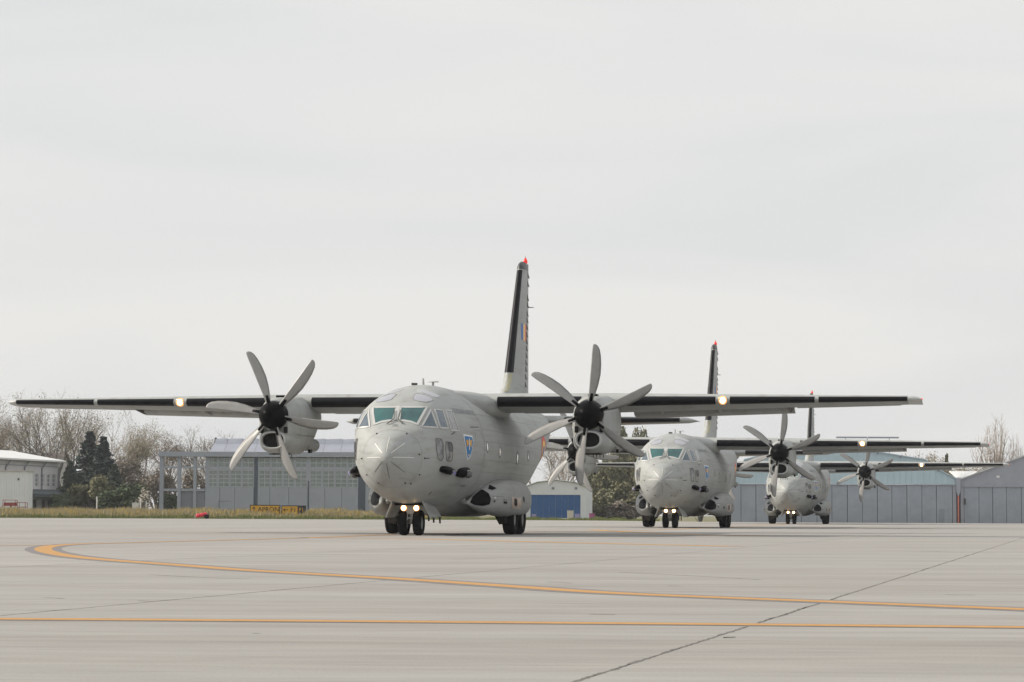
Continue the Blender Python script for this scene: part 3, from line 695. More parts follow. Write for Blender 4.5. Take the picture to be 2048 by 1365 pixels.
# ---- sponsons
SP = [(4.85, 1.27, .03, .98, .92), (5.25, 1.40, .15, 1.14, .80), (5.75, 1.52, .27, 1.32, .70), (6.4, 1.64, .40, 1.50, .62), (7.1, 1.70, .46, 1.61, .57), (8.0, 1.73, .49, 1.66, .54), (9.0, 1.73, .50, 1.67, .54), (10.4, 1.72, .48, 1.62, .55), (11.2, 1.68, .41, 1.5, .6), (12.0, 1.62, .3, 1.3, .7), (12.8, 1.5, .1, 1.05, .85)]
def sp_ring(y, sgn, off=0, n_=36, e=.82):
    c, hw, zt, zb = [pchip([a[0] for a in SP], [a[k] for a in SP], y) for k in (1, 2, 3, 4)]
    zc = (zt + zb) / 2; return [(sgn * (c + (hw + off) * math.copysign(abs(math.sin(t)) ** e, math.sin(t))), y, zc + (zt - zc + off) * math.copysign(abs(math.cos(t)) ** e, math.cos(t))) for t in [2 * math.pi * k / n_ for k in range(n_)]]
for sgn in (1, -1):
    yy = [4.85 + (12.8 - 4.85) * (i / 36) for i in range(37)]
    g = MB().grid([sp_ring(y, sgn) for y in yy], True); g.f += [tuple(range(36)), tuple(range(36 * 36, 37 * 36))]
    SPO = g.build('wheel_sponson', M_SKIN, AC, 'auto'); SB = BVHTree.FromPolygons([Vector(v) for v in g.v], g.f)
    # inner fillet to the belly
    MB().grid([[(sgn * 1.0, y, .62 + .0 * y), (sgn * (1.0 + .5 * min(1, max(.1, (y - 5.6) / 2))), y, .60), (sgn * 1.9, y, .95)] for y in (6.6, 7.5, 9, 10.5, 11.6)]).build('belly_fillet', M_SKIN, SPO, True)
    if sgn > 0:
        SB1 = SB
        fns = lambda px, py: hit_px(px, py, SB1)
        def sp_patch(nm, pts, off, m, rnd=None, cuts=4):
            poly = C1(pts); poly = rounded(poly, rnd) if rnd else poly
            o = patch(nm, poly, off, m, SPO, fns, cuts); return o
        spl = [sp_patch('sponson_intake', [(1012, 1035), (1040, 985), (1105, 932), (1160, 965), (1176, 1010), (1165, 1050), (1110, 1062), (1050, 1055)], .012, M_BLACK, .2),
               sp_patch('sponson_scoop', [(1165, 898), (1222, 926), (1185, 940), (1155, 930)], .012, M_BLACK),
               sp_patch('access_panel', [(1275, 1005), (1303, 1010), (1303, 1045), (1275, 1040)], .008, M_SEAM2),
               sp_patch('access_recess', [(1275, 1027), (1300, 1030), (1300, 1045), (1275, 1042)], .014, M_BLACK),
               sp_patch('bare_panel', [(1340, 990), (1412, 1000), (1412, 1088), (1340, 1080)], .010, M_COPPER),
               sp_patch('bare_panel_hole', [(1357, 1010), (1368, 1000), (1380, 1015), (1380, 1055), (1368, 1068), (1357, 1050)], .016, M_BLACK),
               sp_patch('sponson_scoop', [(1428, 985), (1438, 1005), (1438, 1030), (1428, 1025)], .014, M_BLACK),
               sp_patch('vent_port', [(1196, 1020), (1204, 1016), (1210, 1022), (1210, 1032), (1202, 1036), (1195, 1030)], .012, M_DARKM),
               sp_patch('vent_port', [(1195, 998), (1216, 990), (1214, 1006)], .012, M_WHITE)]
        for nm, y in (('sponson_seam', 7.6), ('sponson_seam', 10.0)):
            A = sp_ring(y - .008, 1, .005); B = sp_ring(y + .008, 1, .005); spl.append(MB().grid([A, B], True).build(nm, M_SEAM, SPO, True))
        line = C1([(1185, 985), (1320, 995)]); spl.append(strip('sponson_seam', [fns(line[0][0] + (line[1][0] - line[0][0]) * t, line[0][1] + (line[1][1] - line[0][1]) * t) for t in (0, .3, .6, 1)], .012, .006, M_SEAM, SPO))
    else:
        for o in spl:
            c = mirror_obj(o); c.parent = SPO
# ---- landing gear
def wheel(name, x, y, r, w_, parent):
    e = empty(name, (x, y, r)); e.parent = parent; h = w_ / 2
    MB().lathe([(-h * .55, r * .52), (-h * .95, r * .62), (-h, r * .78), (-h * .9, r * .92), (-h * .55, r * .99), (0, r), (h * .55, r * .99), (h * .9, r * .92), (h, r * .78), (h * .95, r * .62), (h * .55, r * .52)], 'x', (0, 0, 0), 36).build('tyre', M_TYRE, e, True)
    MB().lathe([(-h * .75, .02), (-h * .6, r * .12), (-h * .45, r * .3), (-h * .6, r * .46), (-h * .7, r * .55), (h * .7, r * .55), (h * .6, r * .46), (h * .45, r * .3), (h * .6, r * .12), (h * .75, .02)], 'x', (0, 0, 0), 24).build('rim', M_RIM, e, True)
    return e
NG = 3.21
for x in (-.215, .215): wheel('nose_wheel', x, NG, .365, .25, AC)
for sgn in (1, -1):
    for y in (8.85, 10.2): wheel('main_wheel', sgn * 1.84, y, .5, .37, AC)
    MB().box((sgn * 1.62 - .08, 8.3, .55), (sgn * 1.62 + .08, 10.7, .8)).tube((sgn * 1.62, 8.85, .5), (sgn * 1.62, 9.5, .75), .09).tube((sgn * 1.62, 10.2, .5), (sgn * 1.62, 9.5, .75), .09).tube((sgn * 1.5, 8.85, .5), (sgn * 1.8, 8.85, .5), .07).tube((sgn * 1.5, 10.2, .5), (sgn * 1.8, 10.2, .5), .07).build('main_gear_leg', M_DARKM, AC)
    MB().prism([(sgn * 1.5, 7.9, .62), (sgn * 1.85, 7.9, .66), (sgn * 1.85, 8.2, .34), (sgn * 1.62, 8.2, .30)], (0, .05, 0)).build('gear_door', M_DARKM, AC)
MB().tube((0, NG, .36), (0, NG - .05, 1.1), .075, .09, 12).tube((-.3, NG, .365), (.3, NG, .365), .045).box((-.13, NG - .16, .62), (.13, NG - .06, .88)).tube((0, NG - .05, .75), (0, NG + .7, .95), .04).build('nose_gear_leg', M_METAL, AC)
MB().tube((-.2, NG - .2, .5), (.2, NG - .2, .5), .018).tube((-.12, NG - .18, .5), (-.06, NG - .12, .66), .02).tube((.12, NG - .18, .5), (.06, NG - .12, .66), .02).tube((-.07, NG - .2, .44), (-.07, NG - .2, .62), .015).tube((.07, NG - .2, .44), (.07, NG - .2, .62), .015).build('tow_fitting', M_LITE, AC)
for x in (-.185, .185):
    lm = empty('taxi_light', (x, NG - .2, .785)); lm.parent = AC
    MB().lathe([(-.02, .001), (-.015, .052), (0, .068)], 'y', (0, 0, 0), 16).build('lens', M_LAMP, lm, True)
    MB().lathe([(-.01, .071), (-.02, .09), (.03, .095), (.1, .04)], 'y', (0, 0, 0), 16).build('glow_housing', M_LAMPR, lm, True)
MB().tube((-.2, NG - .12, .785), (.2, NG - .12, .785), .02).build('light_bracket', M_METAL, AC)
for s in (1, -1):
    MB().prism([(s * .42, NG - .6, .98), (s * .42, NG + .85, .92), (s * .68, NG + .8, .52), (s * .64, NG - .45, .50)], (s * .03, 0, .02)).build('nose_gear_door', M_SKIN, AC)
MB().box((-.4, NG - .45, .86), (.4, NG + .8, .93)).build('wheel_bay', M_HOLE, AC)
tag(AC, 'nearest and largest grey twin-propeller transport aircraft, leading the line of three', 'aircraft', 'transport aircraft taxiing in line')
A2 = copy_tree(AC); A3 = copy_tree(AC)
tag(A2, 'middle grey twin-propeller transport aircraft, second in the taxiing line of three', 'aircraft'); tag(A3, 'farthest grey twin-propeller transport aircraft, in front of the blue-gabled hangar', 'aircraft')
for o in list(A2.children_recursive) + list(A3.children_recursive):
    if o.name.startswith('nose_number'): bpy.data.objects.remove(o)
for o, (X, Y, th), rl in zip((AC, A2, A3), POSE, (0, R(.45), 0)):
    o.location = (X, Y, hgt(X, Y)); o.rotation_euler = (0, rl, -th)

# ------------------------------------------------------------------ background
def px2(px, py, Y): p = at(px, py, Y); return p.x, p.z
def lbl_mesh(mb, name, m, label, cat, group=None, kind=None, smooth_=False):
    return tag(mb.build(name, m, None, smooth_), label, cat, group, kind)
M_HANG = mat('hangar_grey_paint', (.31, .335, .385), .7, var=.06, scale=.6, detail=6)
M_HANGD = mat('hangar_dark_paint', (.055, .075, .10), .6, var=.1)
M_ROOFG = mat('hangar_roof_sheet', (.28, .30, .36), .6, var=.08, scale=.5)
M_PANE = mat('hangar_pane', (.13, .17, .175), .12, col2=(.24, .29, .28), scale=.35, spec=.8)
M_FRAME = mat('window_frame_grey', (.42, .44, .46), .6)
M_WALLW = mat('white_render', (.60, .59, .60), .8, var=.05, scale=.5)
M_WHITEP = mat('white_sheet', (.66, .68, .69), .6, var=.04, scale=.7)
M_ROOFW = mat('pale_roof_sheet', (.72, .73, .73), .5, var=.04)
M_PIPE = mat('grey_pipe', (.22, .23, .26), .6)
M_REDP = mat('red_painted_steel', (.26, .045, .045), .5, var=.1)
M_CONC2 = mat('post_white', (.62, .62, .61), .7)
M_BLUEDOOR = mat('blue_door', (.012, .09, .26), .55, var=.08, scale=.8)
M_BLUEG = mat('pale_blue_sheet', (.42, .54, .60), .6, var=.06, scale=.5, detail=6)
M_DOORG = mat('grey_blue_door', (.30, .33, .38), .65, var=.09, scale=.7, detail=6)
M_GABG = mat('violet_grey_gable', (.31, .325, .375), .75, var=.07, scale=.8, detail=6)
M_PINK = mat('faded_red_pipe', (.58, .17, .14), .6)
M_DKROOF = mat('brown_tile_roof', (.12, .10, .10), .8, var=.15, scale=2)

# --- left hangar with glazed front
HY0 = 350.0; gz = .45
LH = empty('hangar', (at(560, 1020, HY0).x, HY0, gz)); ox = LH.location.x
def LB(x0, y0, x1, y1, d0=0, d1=.4, mb=None):       # pixel rectangle on the front plane -> box
    a = at(x0, y0, HY0); b = at(x1, y1, HY0); mb = mb or MB()
    return mb.box((min(a.x, b.x) - ox, d0, min(a.z, b.z) - gz), (max(a.x, b.x) - ox, d1, max(a.z, b.z) - gz))
def Zp(y, x=560): return at(x, y, HY0).z - gz
def Xp(x): return at(x, 950, HY0).x - ox
ZB = 0.0; XR = 930
zw0, zbeam0, zbeam1 = Zp(975.5), Zp(914.5), Zp(904.5)
def LBz(x0, x1, z0, z1, d0=0, d1=.4, mb=None): return (mb or MB()).box((Xp(x0), d0, z0), (Xp(x1), d1, z1))
b = MB(); xs_ = [410.5, 440, 470, 508, 540, 578, 616, 650, 684, 717, 760, 800, 840, 885, XR]
for x0, x1 in zip(xs_, xs_[1:]): LBz(x0 + .35, x1 - .35, ZB, zw0, .0, .3).build('wall_panel', M_HANG, LH)
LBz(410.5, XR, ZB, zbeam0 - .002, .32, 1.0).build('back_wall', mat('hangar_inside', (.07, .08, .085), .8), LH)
LBz(318, XR + 8, zbeam0, zbeam1, -.5, 1.2).build('eaves_beam', M_HANG, LH)
for (x0, x1) in ((319.5, 327), (355, 362), (387, 393)):
    LBz(x0, x1, ZB, zbeam0 - .003, -.2, .5).build('portal_post', M_HANG, LH)
for (y0, y1) in ((934, 937.5), (978.5, 983.5)):
    for x0, x1 in ((327.1, 354.9), (362.1, 386.9), (393.1, 410.4)): LBz(x0, x1, Zp(y1), Zp(y0), -.1, .3).build('portal_rail', M_HANG, LH)
for x0, x1 in ((362.1, 386.9), (393.1, 410.4)): LBz(x0, x1, ZB, Zp(984), .1, .2).build('infill_sheet', mat('infill_grey', (.19, .205, .24), .7, var=.05), LH)
LBz(XR, XR + 6, ZB, zbeam0 - .003, -.2, 30).build('end_wall', M_HANG, LH)
# upper roof strip
zr = Zp(886.5); zt_ = Zp(877.0)
xr_s = [418, 447, 478, 508, 540, 575, 610, 645, 680, 715, 755, 795, 840, 885, XR]
for x0, x1 in zip(xr_s, xr_s[1:]):
    dx = 2.6 if x0 == 418 else 0
    MB().prism([(Xp(x0 + .2), .2, zbeam1 + .003), (Xp(x1 - .2), .2, zbeam1 + .003), (Xp(x1 - .2), 4.2, zr), (Xp(x0 + dx + .2), 4.2, zr)], (0, .15, .05)).build('roof_sheet', M_ROOFG, LH)
    MB().prism([(Xp(x0 + dx * 1.4 + .2), 4.1, zr - .02), (Xp(x1 - .2), 4.1, zr - .02), (Xp(x1 - .2), 4.7, zt_ + .1), (Xp(x0 + dx * 1.6 + .2), 4.7, zt_)], (0, .2, .03)).build('ridge_sheet', M_ROOFG, LH)
LBz(420, 424, zr - .2, zt_ + .2, 4.9, 5.5).build('ridge_box', M_DARKM, LH)
MB().prism([(Xp(424), 4.9, zr), (Xp(XR), 4.9, zr), (Xp(XR), 28, zr - 2), (Xp(424), 28, zr - 2)], (0, 0, .15)).build('rear_roof', M_ROOFG, LH)
LBz(411, XR, ZB, zr - 2.1, 27.5, 28).build('rear_wall', M_HANG, LH)
for (x0, x1, y0) in ((508.5, 515.5, 914.8), (616.2, 618.2, 962), (717, 731, 930)): LBz(x0, x1, ZB + .02, Zp(y0), -.06, .31).build('dark_pilaster', M_HANGD, LH)
LBz(437, 437.5, ZB, Zp(1003), -.02, .0).build('door_seam', M_HANGD, LH); LBz(437.5, 462, Zp(1003.6), Zp(1003), -.02, .0).build('door_seam', M_HANGD, LH)
# windows: groups of panes in two bands
groups = [(418, 434), (437.5, 458), (461.5, 482), (485.5, 507), (518.5, 540), (543, 564), (567, 588), (591, 613), (621, 643), (646, 668), (671, 693), (696, 715), (733, 755), (758, 780), (783, 805), (808, 830)]
for (x0, x1) in groups:
    for (y0, y1, nr) in ((917, 935.5, 2), (942, 974.5, 4)):
        zt2, zb2 = Zp(y0), Zp(y1); cx = (Xp(x0) + Xp(x1)) / 2; w_ = (Xp(x1) - Xp(x0)); h_ = zt2 - zb2
        f = MB(); t_ = .09
        for k in range(3): xx = -w_ / 2 + k * w_ / 2; f.box((xx - t_ / 2, 0, 0), (xx + t_ / 2, .12, h_))
        for k in range(nr + 1): zz = k * h_ / nr; f.box((-w_ / 2 + .001, .012, zz - t_ / 2), (w_ / 2 - .001, .112, zz + t_ / 2))
        fo = f.build('window', M_FRAME, LH, loc=(cx, .05, zb2))
        pw, ph_ = w_ / 2 - t_, h_ / nr - t_
        pm = None
        for k in range(2):
            for j in range(nr):
                if pm is None:
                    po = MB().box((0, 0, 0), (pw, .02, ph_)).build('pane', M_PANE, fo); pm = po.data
                else:
                    po = bpy.data.objects.new('pane', pm); COL.objects.link(po); po.parent = fo
                po.location = (-w_ / 2 + t_ / 2 + k * w_ / 2, .06 + rng.uniform(-.008, .008), t_ / 2 + j * h_ / nr); po.rotation_euler = (rng.uniform(-.03, .03), 0, rng.uniform(-.02, .02))
b = MB()
for x0, x1 in zip([410.5] + [g[1] for g in groups] , [g[0] for g in groups] + [XR]): LBz(x0, x1 , zw0 + .002, zbeam0 - .004, .02, .30, b)
LBz(410.5, XR, Zp(941.5), Zp(936), .03, .29, b)
b.build('window_surround', M_HANG, LH)
tag(LH, 'long grey-blue hangar with a glazed front behind the yellow taxi signs', 'hangar')

# --- far-left workshop with sloping white roof, windows and dark canopy
A_ = Vector((at(-40, 1000, 326).x, 326)); B_ = Vector((at(116, 1000, 350).x, 350)); dv = (B_ - A_); LN = dv.length; ang = math.atan2(dv.y, dv.x)
WS = empty('workshop', (A_.x, A_.y, .45), ang)
He = 6.75
def wx(px):   # pixel column -> distance along the facade
    d = ray(px, 980); k = d.x / d.y; # A.x+s*dx = k*(A.y+s*dy)
    s = (k * A_.y - A_.x) / (dv.x - k * dv.y); return s * LN
win_px = [(46, 53), (58, 66), (70, 77), (81.5, 88.5), (93.5, 100.5), (104.5, 111)]
zW0, zW1 = 3.45, 5.15
# wall built round the openings
edges = [0] + [wx(v) for w_ in win_px for v in w_] + [LN]
b = MB()
for i in range(0, len(edges), 2): b.box((edges[i], 0, zW0), (edges[i + 1], .3, zW1))
b.box((0, 0, zW1), (LN, .3, He)).box((0, 0, 0), (LN, .3, zW0)).box((LN - .3, .3, 0), (LN, 14, He)).box((0, 13.7, 0), (LN - .3, 14, He)); b.build('wall', M_WALLW, WS)
for w_ in win_px:
    x0, x1 = wx(w_[0]), wx(w_[1]); f = MB(); f.box((x0, .12, zW0), (x0 + .1, .2, zW1)).box((x1 - .1, .12, zW0), (x1, .2, zW1)).box((x0 + .1, .12, zW0), (x1 - .1, .2, zW0 + .1)).box((x0 + .1, .12, zW1 - .1), (x1 - .1, .2, zW1)).box((x0 + .1, .13, zW0 + .55), (x1 - .1, .19, zW0 + .64)).box((x0 + .1, .13, zW0 + 1.12), (x1 - .1, .19, zW0 + 1.2)).box(((x0 + x1) / 2 - .04, .135, zW0 + .1), ((x0 + x1) / 2 + .04, .185, zW1 - .1))
    fo = f.build('window', M_CONC2, WS); MB().box((x0 + .02, .16, zW0 + .02), (x1 - .02, .175, zW1 - .02)).build('pane', M_PANE, fo)
MB().prism([(-.3, -.9, He + .02), (LN + .5, -.9, He + .02), (LN + .5, 7, He + 1.4), (-.3, 7, He + 1.4)], (0, 0, .22)).prism([(LN + .5, 14.8, He + .02), (-.3, 14.8, He + .02), (-.3, 7, He + 1.4), (LN + .5, 7, He + 1.4)], (0, 0, .22)).build('roof', M_ROOFW, WS)
MB().prism([(LN, .3, He), (LN, 13.7, He), (LN, 7, He + 1.35)], (-.25, 0, 0)).build('gable', M_WALLW, WS)
for px in (8.5, 46, 81, 114.5):
    x = wx(px); MB().tube((x + .7, -.5, He), (x + .15, -.12, He - .9), .09).tube((x + .15, -.12, He - .9), (x + .15, -.12, 2.9), .09).build('downpipe', M_PIPE, WS)
MB().box((0, -.1, He - .62), (LN, .0, He - .55)).build('cable_rail', M_PIPE, WS)
MB().prism([(0, -2.4, 2.35), (LN, -2.4, 2.35), (LN, -.02, 2.95), (0, -.02, 2.95)], (0, 0, .14)).box((0, -2.45, 2.05), (LN, -2.35, 2.36)).build('canopy', mat('canopy_dark', (.06, .075, .085), .6), WS)
for px in (67, 84, 96, 106): x = wx(px); MB().box((x, -.04, .2), (x + .9, 0, 1.75)).build('doorway', M_DARKM, WS)
tag(WS, 'low pale workshop with a sloping white roof behind the white box building', 'building')
# --- white sheet building at the left edge
WB = empty('white_store', (at(20, 1000, 302).x, 302, .4)); x0 = at(-60, 1000, 302).x - WB.location.x; x1 = at(54, 1000, 302).x - WB.location.x; zt_ = at(30, 943.5, 302).z - .4
n_ = 22
for k in range(n_): xa = x0 + (x1 - x0) * k / n_; MB().box((xa + .006, 0, 0), (xa + (x1 - x0) / n_ - .006, .12, zt_)).build('wall_sheet', M_WHITEP, WB)
MB().box((x1 + .002, .02, 0), (x1 + .12, 2.8, zt_)).box((x0, 2.7, 0), (x1, 2.8, zt_)).build('side_wall', M_WHITEP, WB)
MB().box((x0 - .1, -.12, zt_ + .002), (x1 + .3, 3.0, zt_ + .14)).build('flat_roof', mat('rusty_edge', (.33, .27, .22), .8, col2=(.55, .55, .55), scale=.4), WB)
MB().box((at(37, 960, 302).x - WB.location.x - .08, -.16, at(37, 958.5, 302).z - .5), (at(37, 960, 302).x - WB.location.x + .08, -.001, at(37, 958.5, 302).z - .3)).build('wall_lamp', M_DARKM, WB)
tag(WB, 'white flat-roofed sheet-metal store at the left edge', 'building')
# --- far house with brown roof and chimney
FH = empty('far_house', (at(62, 960, 405).x, 405, .4)); hw_ = 4.6; zr_ = at(80, 907, 405).z - .4; ze = at(80, 925, 405).z - .4
MB().box((-hw_, 0, 0), (hw_, 8, ze)).build('wall', M_WALLW, FH)
RF = MB().prism([(-hw_ - .3, -.4, ze), (hw_ + .3, -.4, ze), (hw_ + .3, 4, zr_), (-hw_ - .3, 4, zr_)], (0, 0, .15)).prism([(hw_ + .3, 8.4, ze), (-hw_ - .3, 8.4, ze), (-hw_ - .3, 4, zr_), (hw_ + .3, 4, zr_)], (0, 0, .15)).build('roof', M_DKROOF, FH)
cx = at(71, 905, 405).x - FH.location.x; MB().box((cx - .3, 2.6, zr_ - .7), (cx + .3, 3.2, zr_ + .75)).box((cx - .36, 2.54, zr_ + .7), (cx + .36, 3.26, zr_ + .85)).build('chimney', M_WALLW, RF)
tag(FH, 'brown-roofed house with a chimney seen beyond the white workshop roof', 'house')
# --- red maintenance stands
def stand(px0, px1, py0, beam, lab):
    Y = 290; e = empty('maintenance_stand', (at((px0 + px1) / 2, 1010, Y).x, Y, hgt(at(px0, 1010, Y).x, Y) )); w_ = (px1 - px0) / F * Y / 2; zt = at(px0, py0, Y).z - e.location.z
    g = MB()
    for x in (-w_, w_):
        for y in (0, 1.2): g.tube((x, y, 0), (x * .94, y, zt), .035, n=6)
    g.build('frame', M_REDP, e)
    g = MB()
    for y in (0, 1.2): g.tube((-w_, y, zt), (w_, y, zt), .03, n=6).tube((-w_, y, zt * .55), (w_, y, zt * .55), .03, n=6)
    for x in (-w_, w_): g.tube((x, 0, zt), (x, 1.2, zt), .03, n=6)
    g.build('guard_rail', M_REDP, e)
    if beam: MB().box((-w_ * .8, -.05, zt * .55), (w_ * .95, 1.25, zt * .8)).build('platform', M_REDP, e); MB().prism([(.1, .1, 0), (.5, .1, 0), (.3, .1, zt * .55), (.1, .1, zt * .55)], (0, .1, 0)).build('ladder', M_REDP, e)
    else: MB().box((-w_, 0, zt * .5), (w_, 1.2, zt * .56)).build('platform', M_REDP, e)
    tag(e, lab, 'stand', 'red maintenance stands')
stand(5, 31, 1000.5, True, 'wider red steel maintenance stand with solid platform beside the white store')
stand(34, 51, 1005.5, False, 'narrow open red steel stand at the corner of the white store')
# --- posts by the verge
for px, yt, w_, lab in ((194, 994.5, .065, 'lone white marker post in front of the dark conifers'), (281.2, 998, .075, 'thick white marker post beside the blossoming shrub'), (292.4, 1004, .055, 'short white marker post nearest the left hangar')):
    Y = 284; p = at(px, yt, Y); h0 = hgt(p.x, Y)
    e = tag(MB().tube((0, 0, 0), (0, 0, p.z - h0), w_, w_, 10).tube((0, 0, p.z - h0), (0, 0, p.z - h0 + .05), w_ * 1.1, w_ * .6, 10).build('marker_post', M_CONC2, None, loc=(p.x, Y, h0)), lab, 'post', 'white marker posts along the verge')
p = at(270.5, 1000, 300); MB_ = MB().box((-.35, 0, 0), (.35, .5, 1.1)).box((-.4, -.05, 1.1), (.4, .55, 1.18)).box((-.25, -.02, .3), (.25, -.005, .9)); tag(MB_.build('utility_cabinet', M_CONC2, None, loc=(p.x, 300, hgt(p.x, 300))), 'small white utility cabinet at the foot of the conifers', 'cabinet')
p = at(301, 1010, 298); g = MB()
for k in range(6): g.box((-.6, 0, k * .16), (.6, .9, k * .16 + .05)); g.box((-.6, .1, k * .16 + .05), (-.5, .8, k * .16 + .16)); g.box((.5, .1, k * .16 + .05), (.6, .8, k * .16 + .16))
tag(g.build('pallet_stack', mat('pallet_wood', (.33, .27, .18), .8, var=.15), None, loc=(p.x, 298, hgt(p.x, 298))), 'stack of wooden pallets left of the hangar portal', 'pallets')

# --- taxi signs
M_SIGNY = mat('sign_yellow', (.62, .34, .02), .5, var=.05); M_SIGNK = mat('sign_black', (.012, .012, .012), .5)
SY = 262.0
def sign(x0, x1, y0, label, build):
    a = at(x0, y0, SY); b = at(x1, y0, SY); h0 = hgt((a.x + b.x) / 2, SY); e = empty('taxi_sign', (a.x, SY, h0)); w_ = b.x - a.x; zt = a.z - h0; zb = zt - 1.15
    MB().box((0, .02, zb), (w_, .16, zt)).build('frame', M_SIGNK, e)
    for x in (.3, w_ - .3): MB().box((x - .06, .04, 0), (x + .06, .14, zb)).build('leg', M_SIGNK, e)
    f = MB().box((.09, 0, zb + .09), (w_ - .09, .018, zt - .09)).build('face', M_SIGNY, e)
    build(e, f, w_, zb, zt); tag(e, label, 'sign', 'yellow taxi signs in the grass'); return e
def put_text(body, size, x, z, e, m=M_SIGNK, y=-.012, bold=.012):
    vs, fs = text_mesh(body, size); return mesh('lettering', [(x + v.x, y, z + v.y) for v in vs], fs, m, e)
def arrow(e, x, z, up, m=M_SIGNK):
    g = MB(); pts = [[(-.03, -.25), (.03, -.25), (.03, .2), (-.03, .2)], [(0, .27), (-.17, .06), (-.12, .02), (0, .18)], [(0, .27), (0, .18), (.12, .02), (.17, .06)]]
    for k, q in enumerate(pts):
        q2 = [(a, b) if up else (-b, a) for a, b in q]; g.add([(x + a, -.012 - .002 * k, z + b) for a, b in q2], [tuple(range(4))])
    g.build('arrow', m, e)
def b1(e, f, w_, zb, zt): arrow(e, .42, zt - .44, True); put_text('APRON', .64, .82, zt - .66, e)
def b2(e, f, w_, zb, zt):
    MB().box((w_ - .85, -.008, zb + .08), (w_ - .09, -.001, zt - .09)).build('black_face', M_SIGNK, e)
    arrow(e, .42, zt - .44, False); put_text('F1', .64, .9, zt - .66, e); put_text('F1', .55, w_ - .74, zt - .62, e, M_SIGNY, -.016)
sign(499.5, 560.5, 1010.0, 'wider yellow taxi sign reading APRON with an up arrow', b1)
sign(562.8, 612, 1011.3, 'narrower yellow taxi sign reading F1 with a black right panel', b2)

# --- wheeled fire extinguisher
Y = 244.5; p = at(404, 1040, Y); FX = empty('fire_extinguisher', (p.x, Y + .1, hgt(p.x, Y)))
M_FRED2 = mat('extinguisher_red', (.60, .02, .05), .35)
a, b_ = Vector((-.52, 0, .27)), Vector((.42, 0, .45)); d = (b_ - a).normalized(); g = MB(); rows = []
for t, r in ((-.06, .02), (-.05, .09), (0, .16), (.06, .185), (.94, .185), (1.0, .16), (1.05, .09), (1.06, .02)):
    c = a + (b_ - a) * t; u = d.orthogonal().normalized(); v = d.cross(u); rows.append([c + (u * math.cos(q) + v * math.sin(q)) * r for q in [2 * math.pi * k / 16 for k in range(16)]])
g.grid(rows, True); g.build('cylinder', M_FRED2, FX, True)
for s in (-.24, .24): MB().lathe([(-.05, .05), (-.05, .2), (.05, .2), (.05, .05)], 'y', (.42, s, .2), 18).build('wheel', M_TYRE, FX)
MB().tube((.42, -.24, .2), (.42, .24, .2), .02).tube((.42, -.18, .2), (.62, -.18, .62), .018).tube((.42, .18, .2), (.62, .18, .62), .018).tube((.62, -.18, .62), (.62, .18, .62), .018).build('handle', M_DARKM, FX)
MB().tube((-.58, 0, .26), (-.72, 0, .2), .05).tube((-.66, 0, .22), (-.66, 0, 0), .03).build('valve', M_METAL, FX)
MB().tube(a + (b_ - a) * .3, a + (b_ - a) * .33, .192, .192, 16).tube(a + (b_ - a) * .68, a + (b_ - a) * .71, .192, .192, 16).build('strap', M_DARKM, FX)
tag(FX, 'red wheeled fire extinguisher lying at the edge of the grass', 'extinguisher')

# --- middle: white hangar with blue door
BY = 352.0; gz2 = -.02
BH = empty('blue_door_hangar', (at(1112, 1036, BY).x, BY, gz2)); bx0 = BH.location.x
def BX(px): return at(px, 1000, BY).x - bx0
def BZ(py, px=1112): return at(px, py, BY).z - gz2
zt_d = BZ(990)
MB().box((BX(1050), 0, 0), (BX(1061), .3, zt_d)).build('wall_pier', M_WHITEP, BH); MB().box((BX(1161), 0, 0), (BX(1172), .3, zt_d)).build('wall_pier', M_WHITEP, BH)
MB().prism([(BX(1050), 0, zt_d + .002), (BX(1172), 0, zt_d + .002), (BX(1172), 0, BZ(975)), (BX(1150), 0, BZ(966)), (BX(1112), 0, BZ(961.5)), (BX(1074), 0, BZ(966)), (BX(1050), 0, BZ(975))], (0, .3, 0)).build('gable', M_WHITEP, BH)
nleaf = 8
for k in range(nleaf): xa = BX(1061) + (BX(1161) - BX(1061)) * k / nleaf; MB().box((xa + .01, .1, .05), (xa + (BX(1161) - BX(1061)) / nleaf - .01, .2, zt_d - .02)).build('door_leaf', M_BLUEDOOR, BH)
MB().prism([(BX(1172), .31, 0), (BX(1186), 3, 0), (BX(1186), 3, BZ(982)), (BX(1172), .31, BZ(975))], (0, .2, 0)).build('side_wall', M_WHITEP, BH)
MB().prism([(BX(1048), -.3, BZ(974.5)), (BX(1074), -.3, BZ(965)), (BX(1112), -.3, BZ(960.5)), (BX(1150), -.3, BZ(965)), (BX(1174), -.3, BZ(974.5)), (BX(1174), -.3, BZ(973)), (BX(1150), -.3, BZ(963.6)), (BX(1112), -.3, BZ(959)), (BX(1074), -.3, BZ(963.6)), (BX(1048), -.3, BZ(973))], (0, 26, 0)).build('roof', M_ROOFW, BH)
MB().box((BX(1050), 25, 0), (BX(1172), 25.3, BZ(976))).build('rear_wall', M_WHITEP, BH)
for px in (1106, 1152): MB().tube((BX(px), -.05, BZ(977)), (BX(px), .0, BZ(977)), .2, .2, 14).build('gable_vent', M_PIPE, BH)
tag(BH, 'white hangar with a broad blue door seen under the nearest aircraft tail', 'hangar')
p = at(1141, 1036, 340); tag(MB().box((-.4, 0, 0), (.4, .8, 1.0)).box((-.34, -.02, .1), (.34, -.004, .9)).box((-.44, -.04, 1.0), (.44, .84, 1.06)).build('ground_power_box', mat('cream_box', (.55, .52, .44), .7), None, loc=(p.x, 340, hgt(p.x, 340))), 'cream ground power box standing before the blue hangar door', 'box')
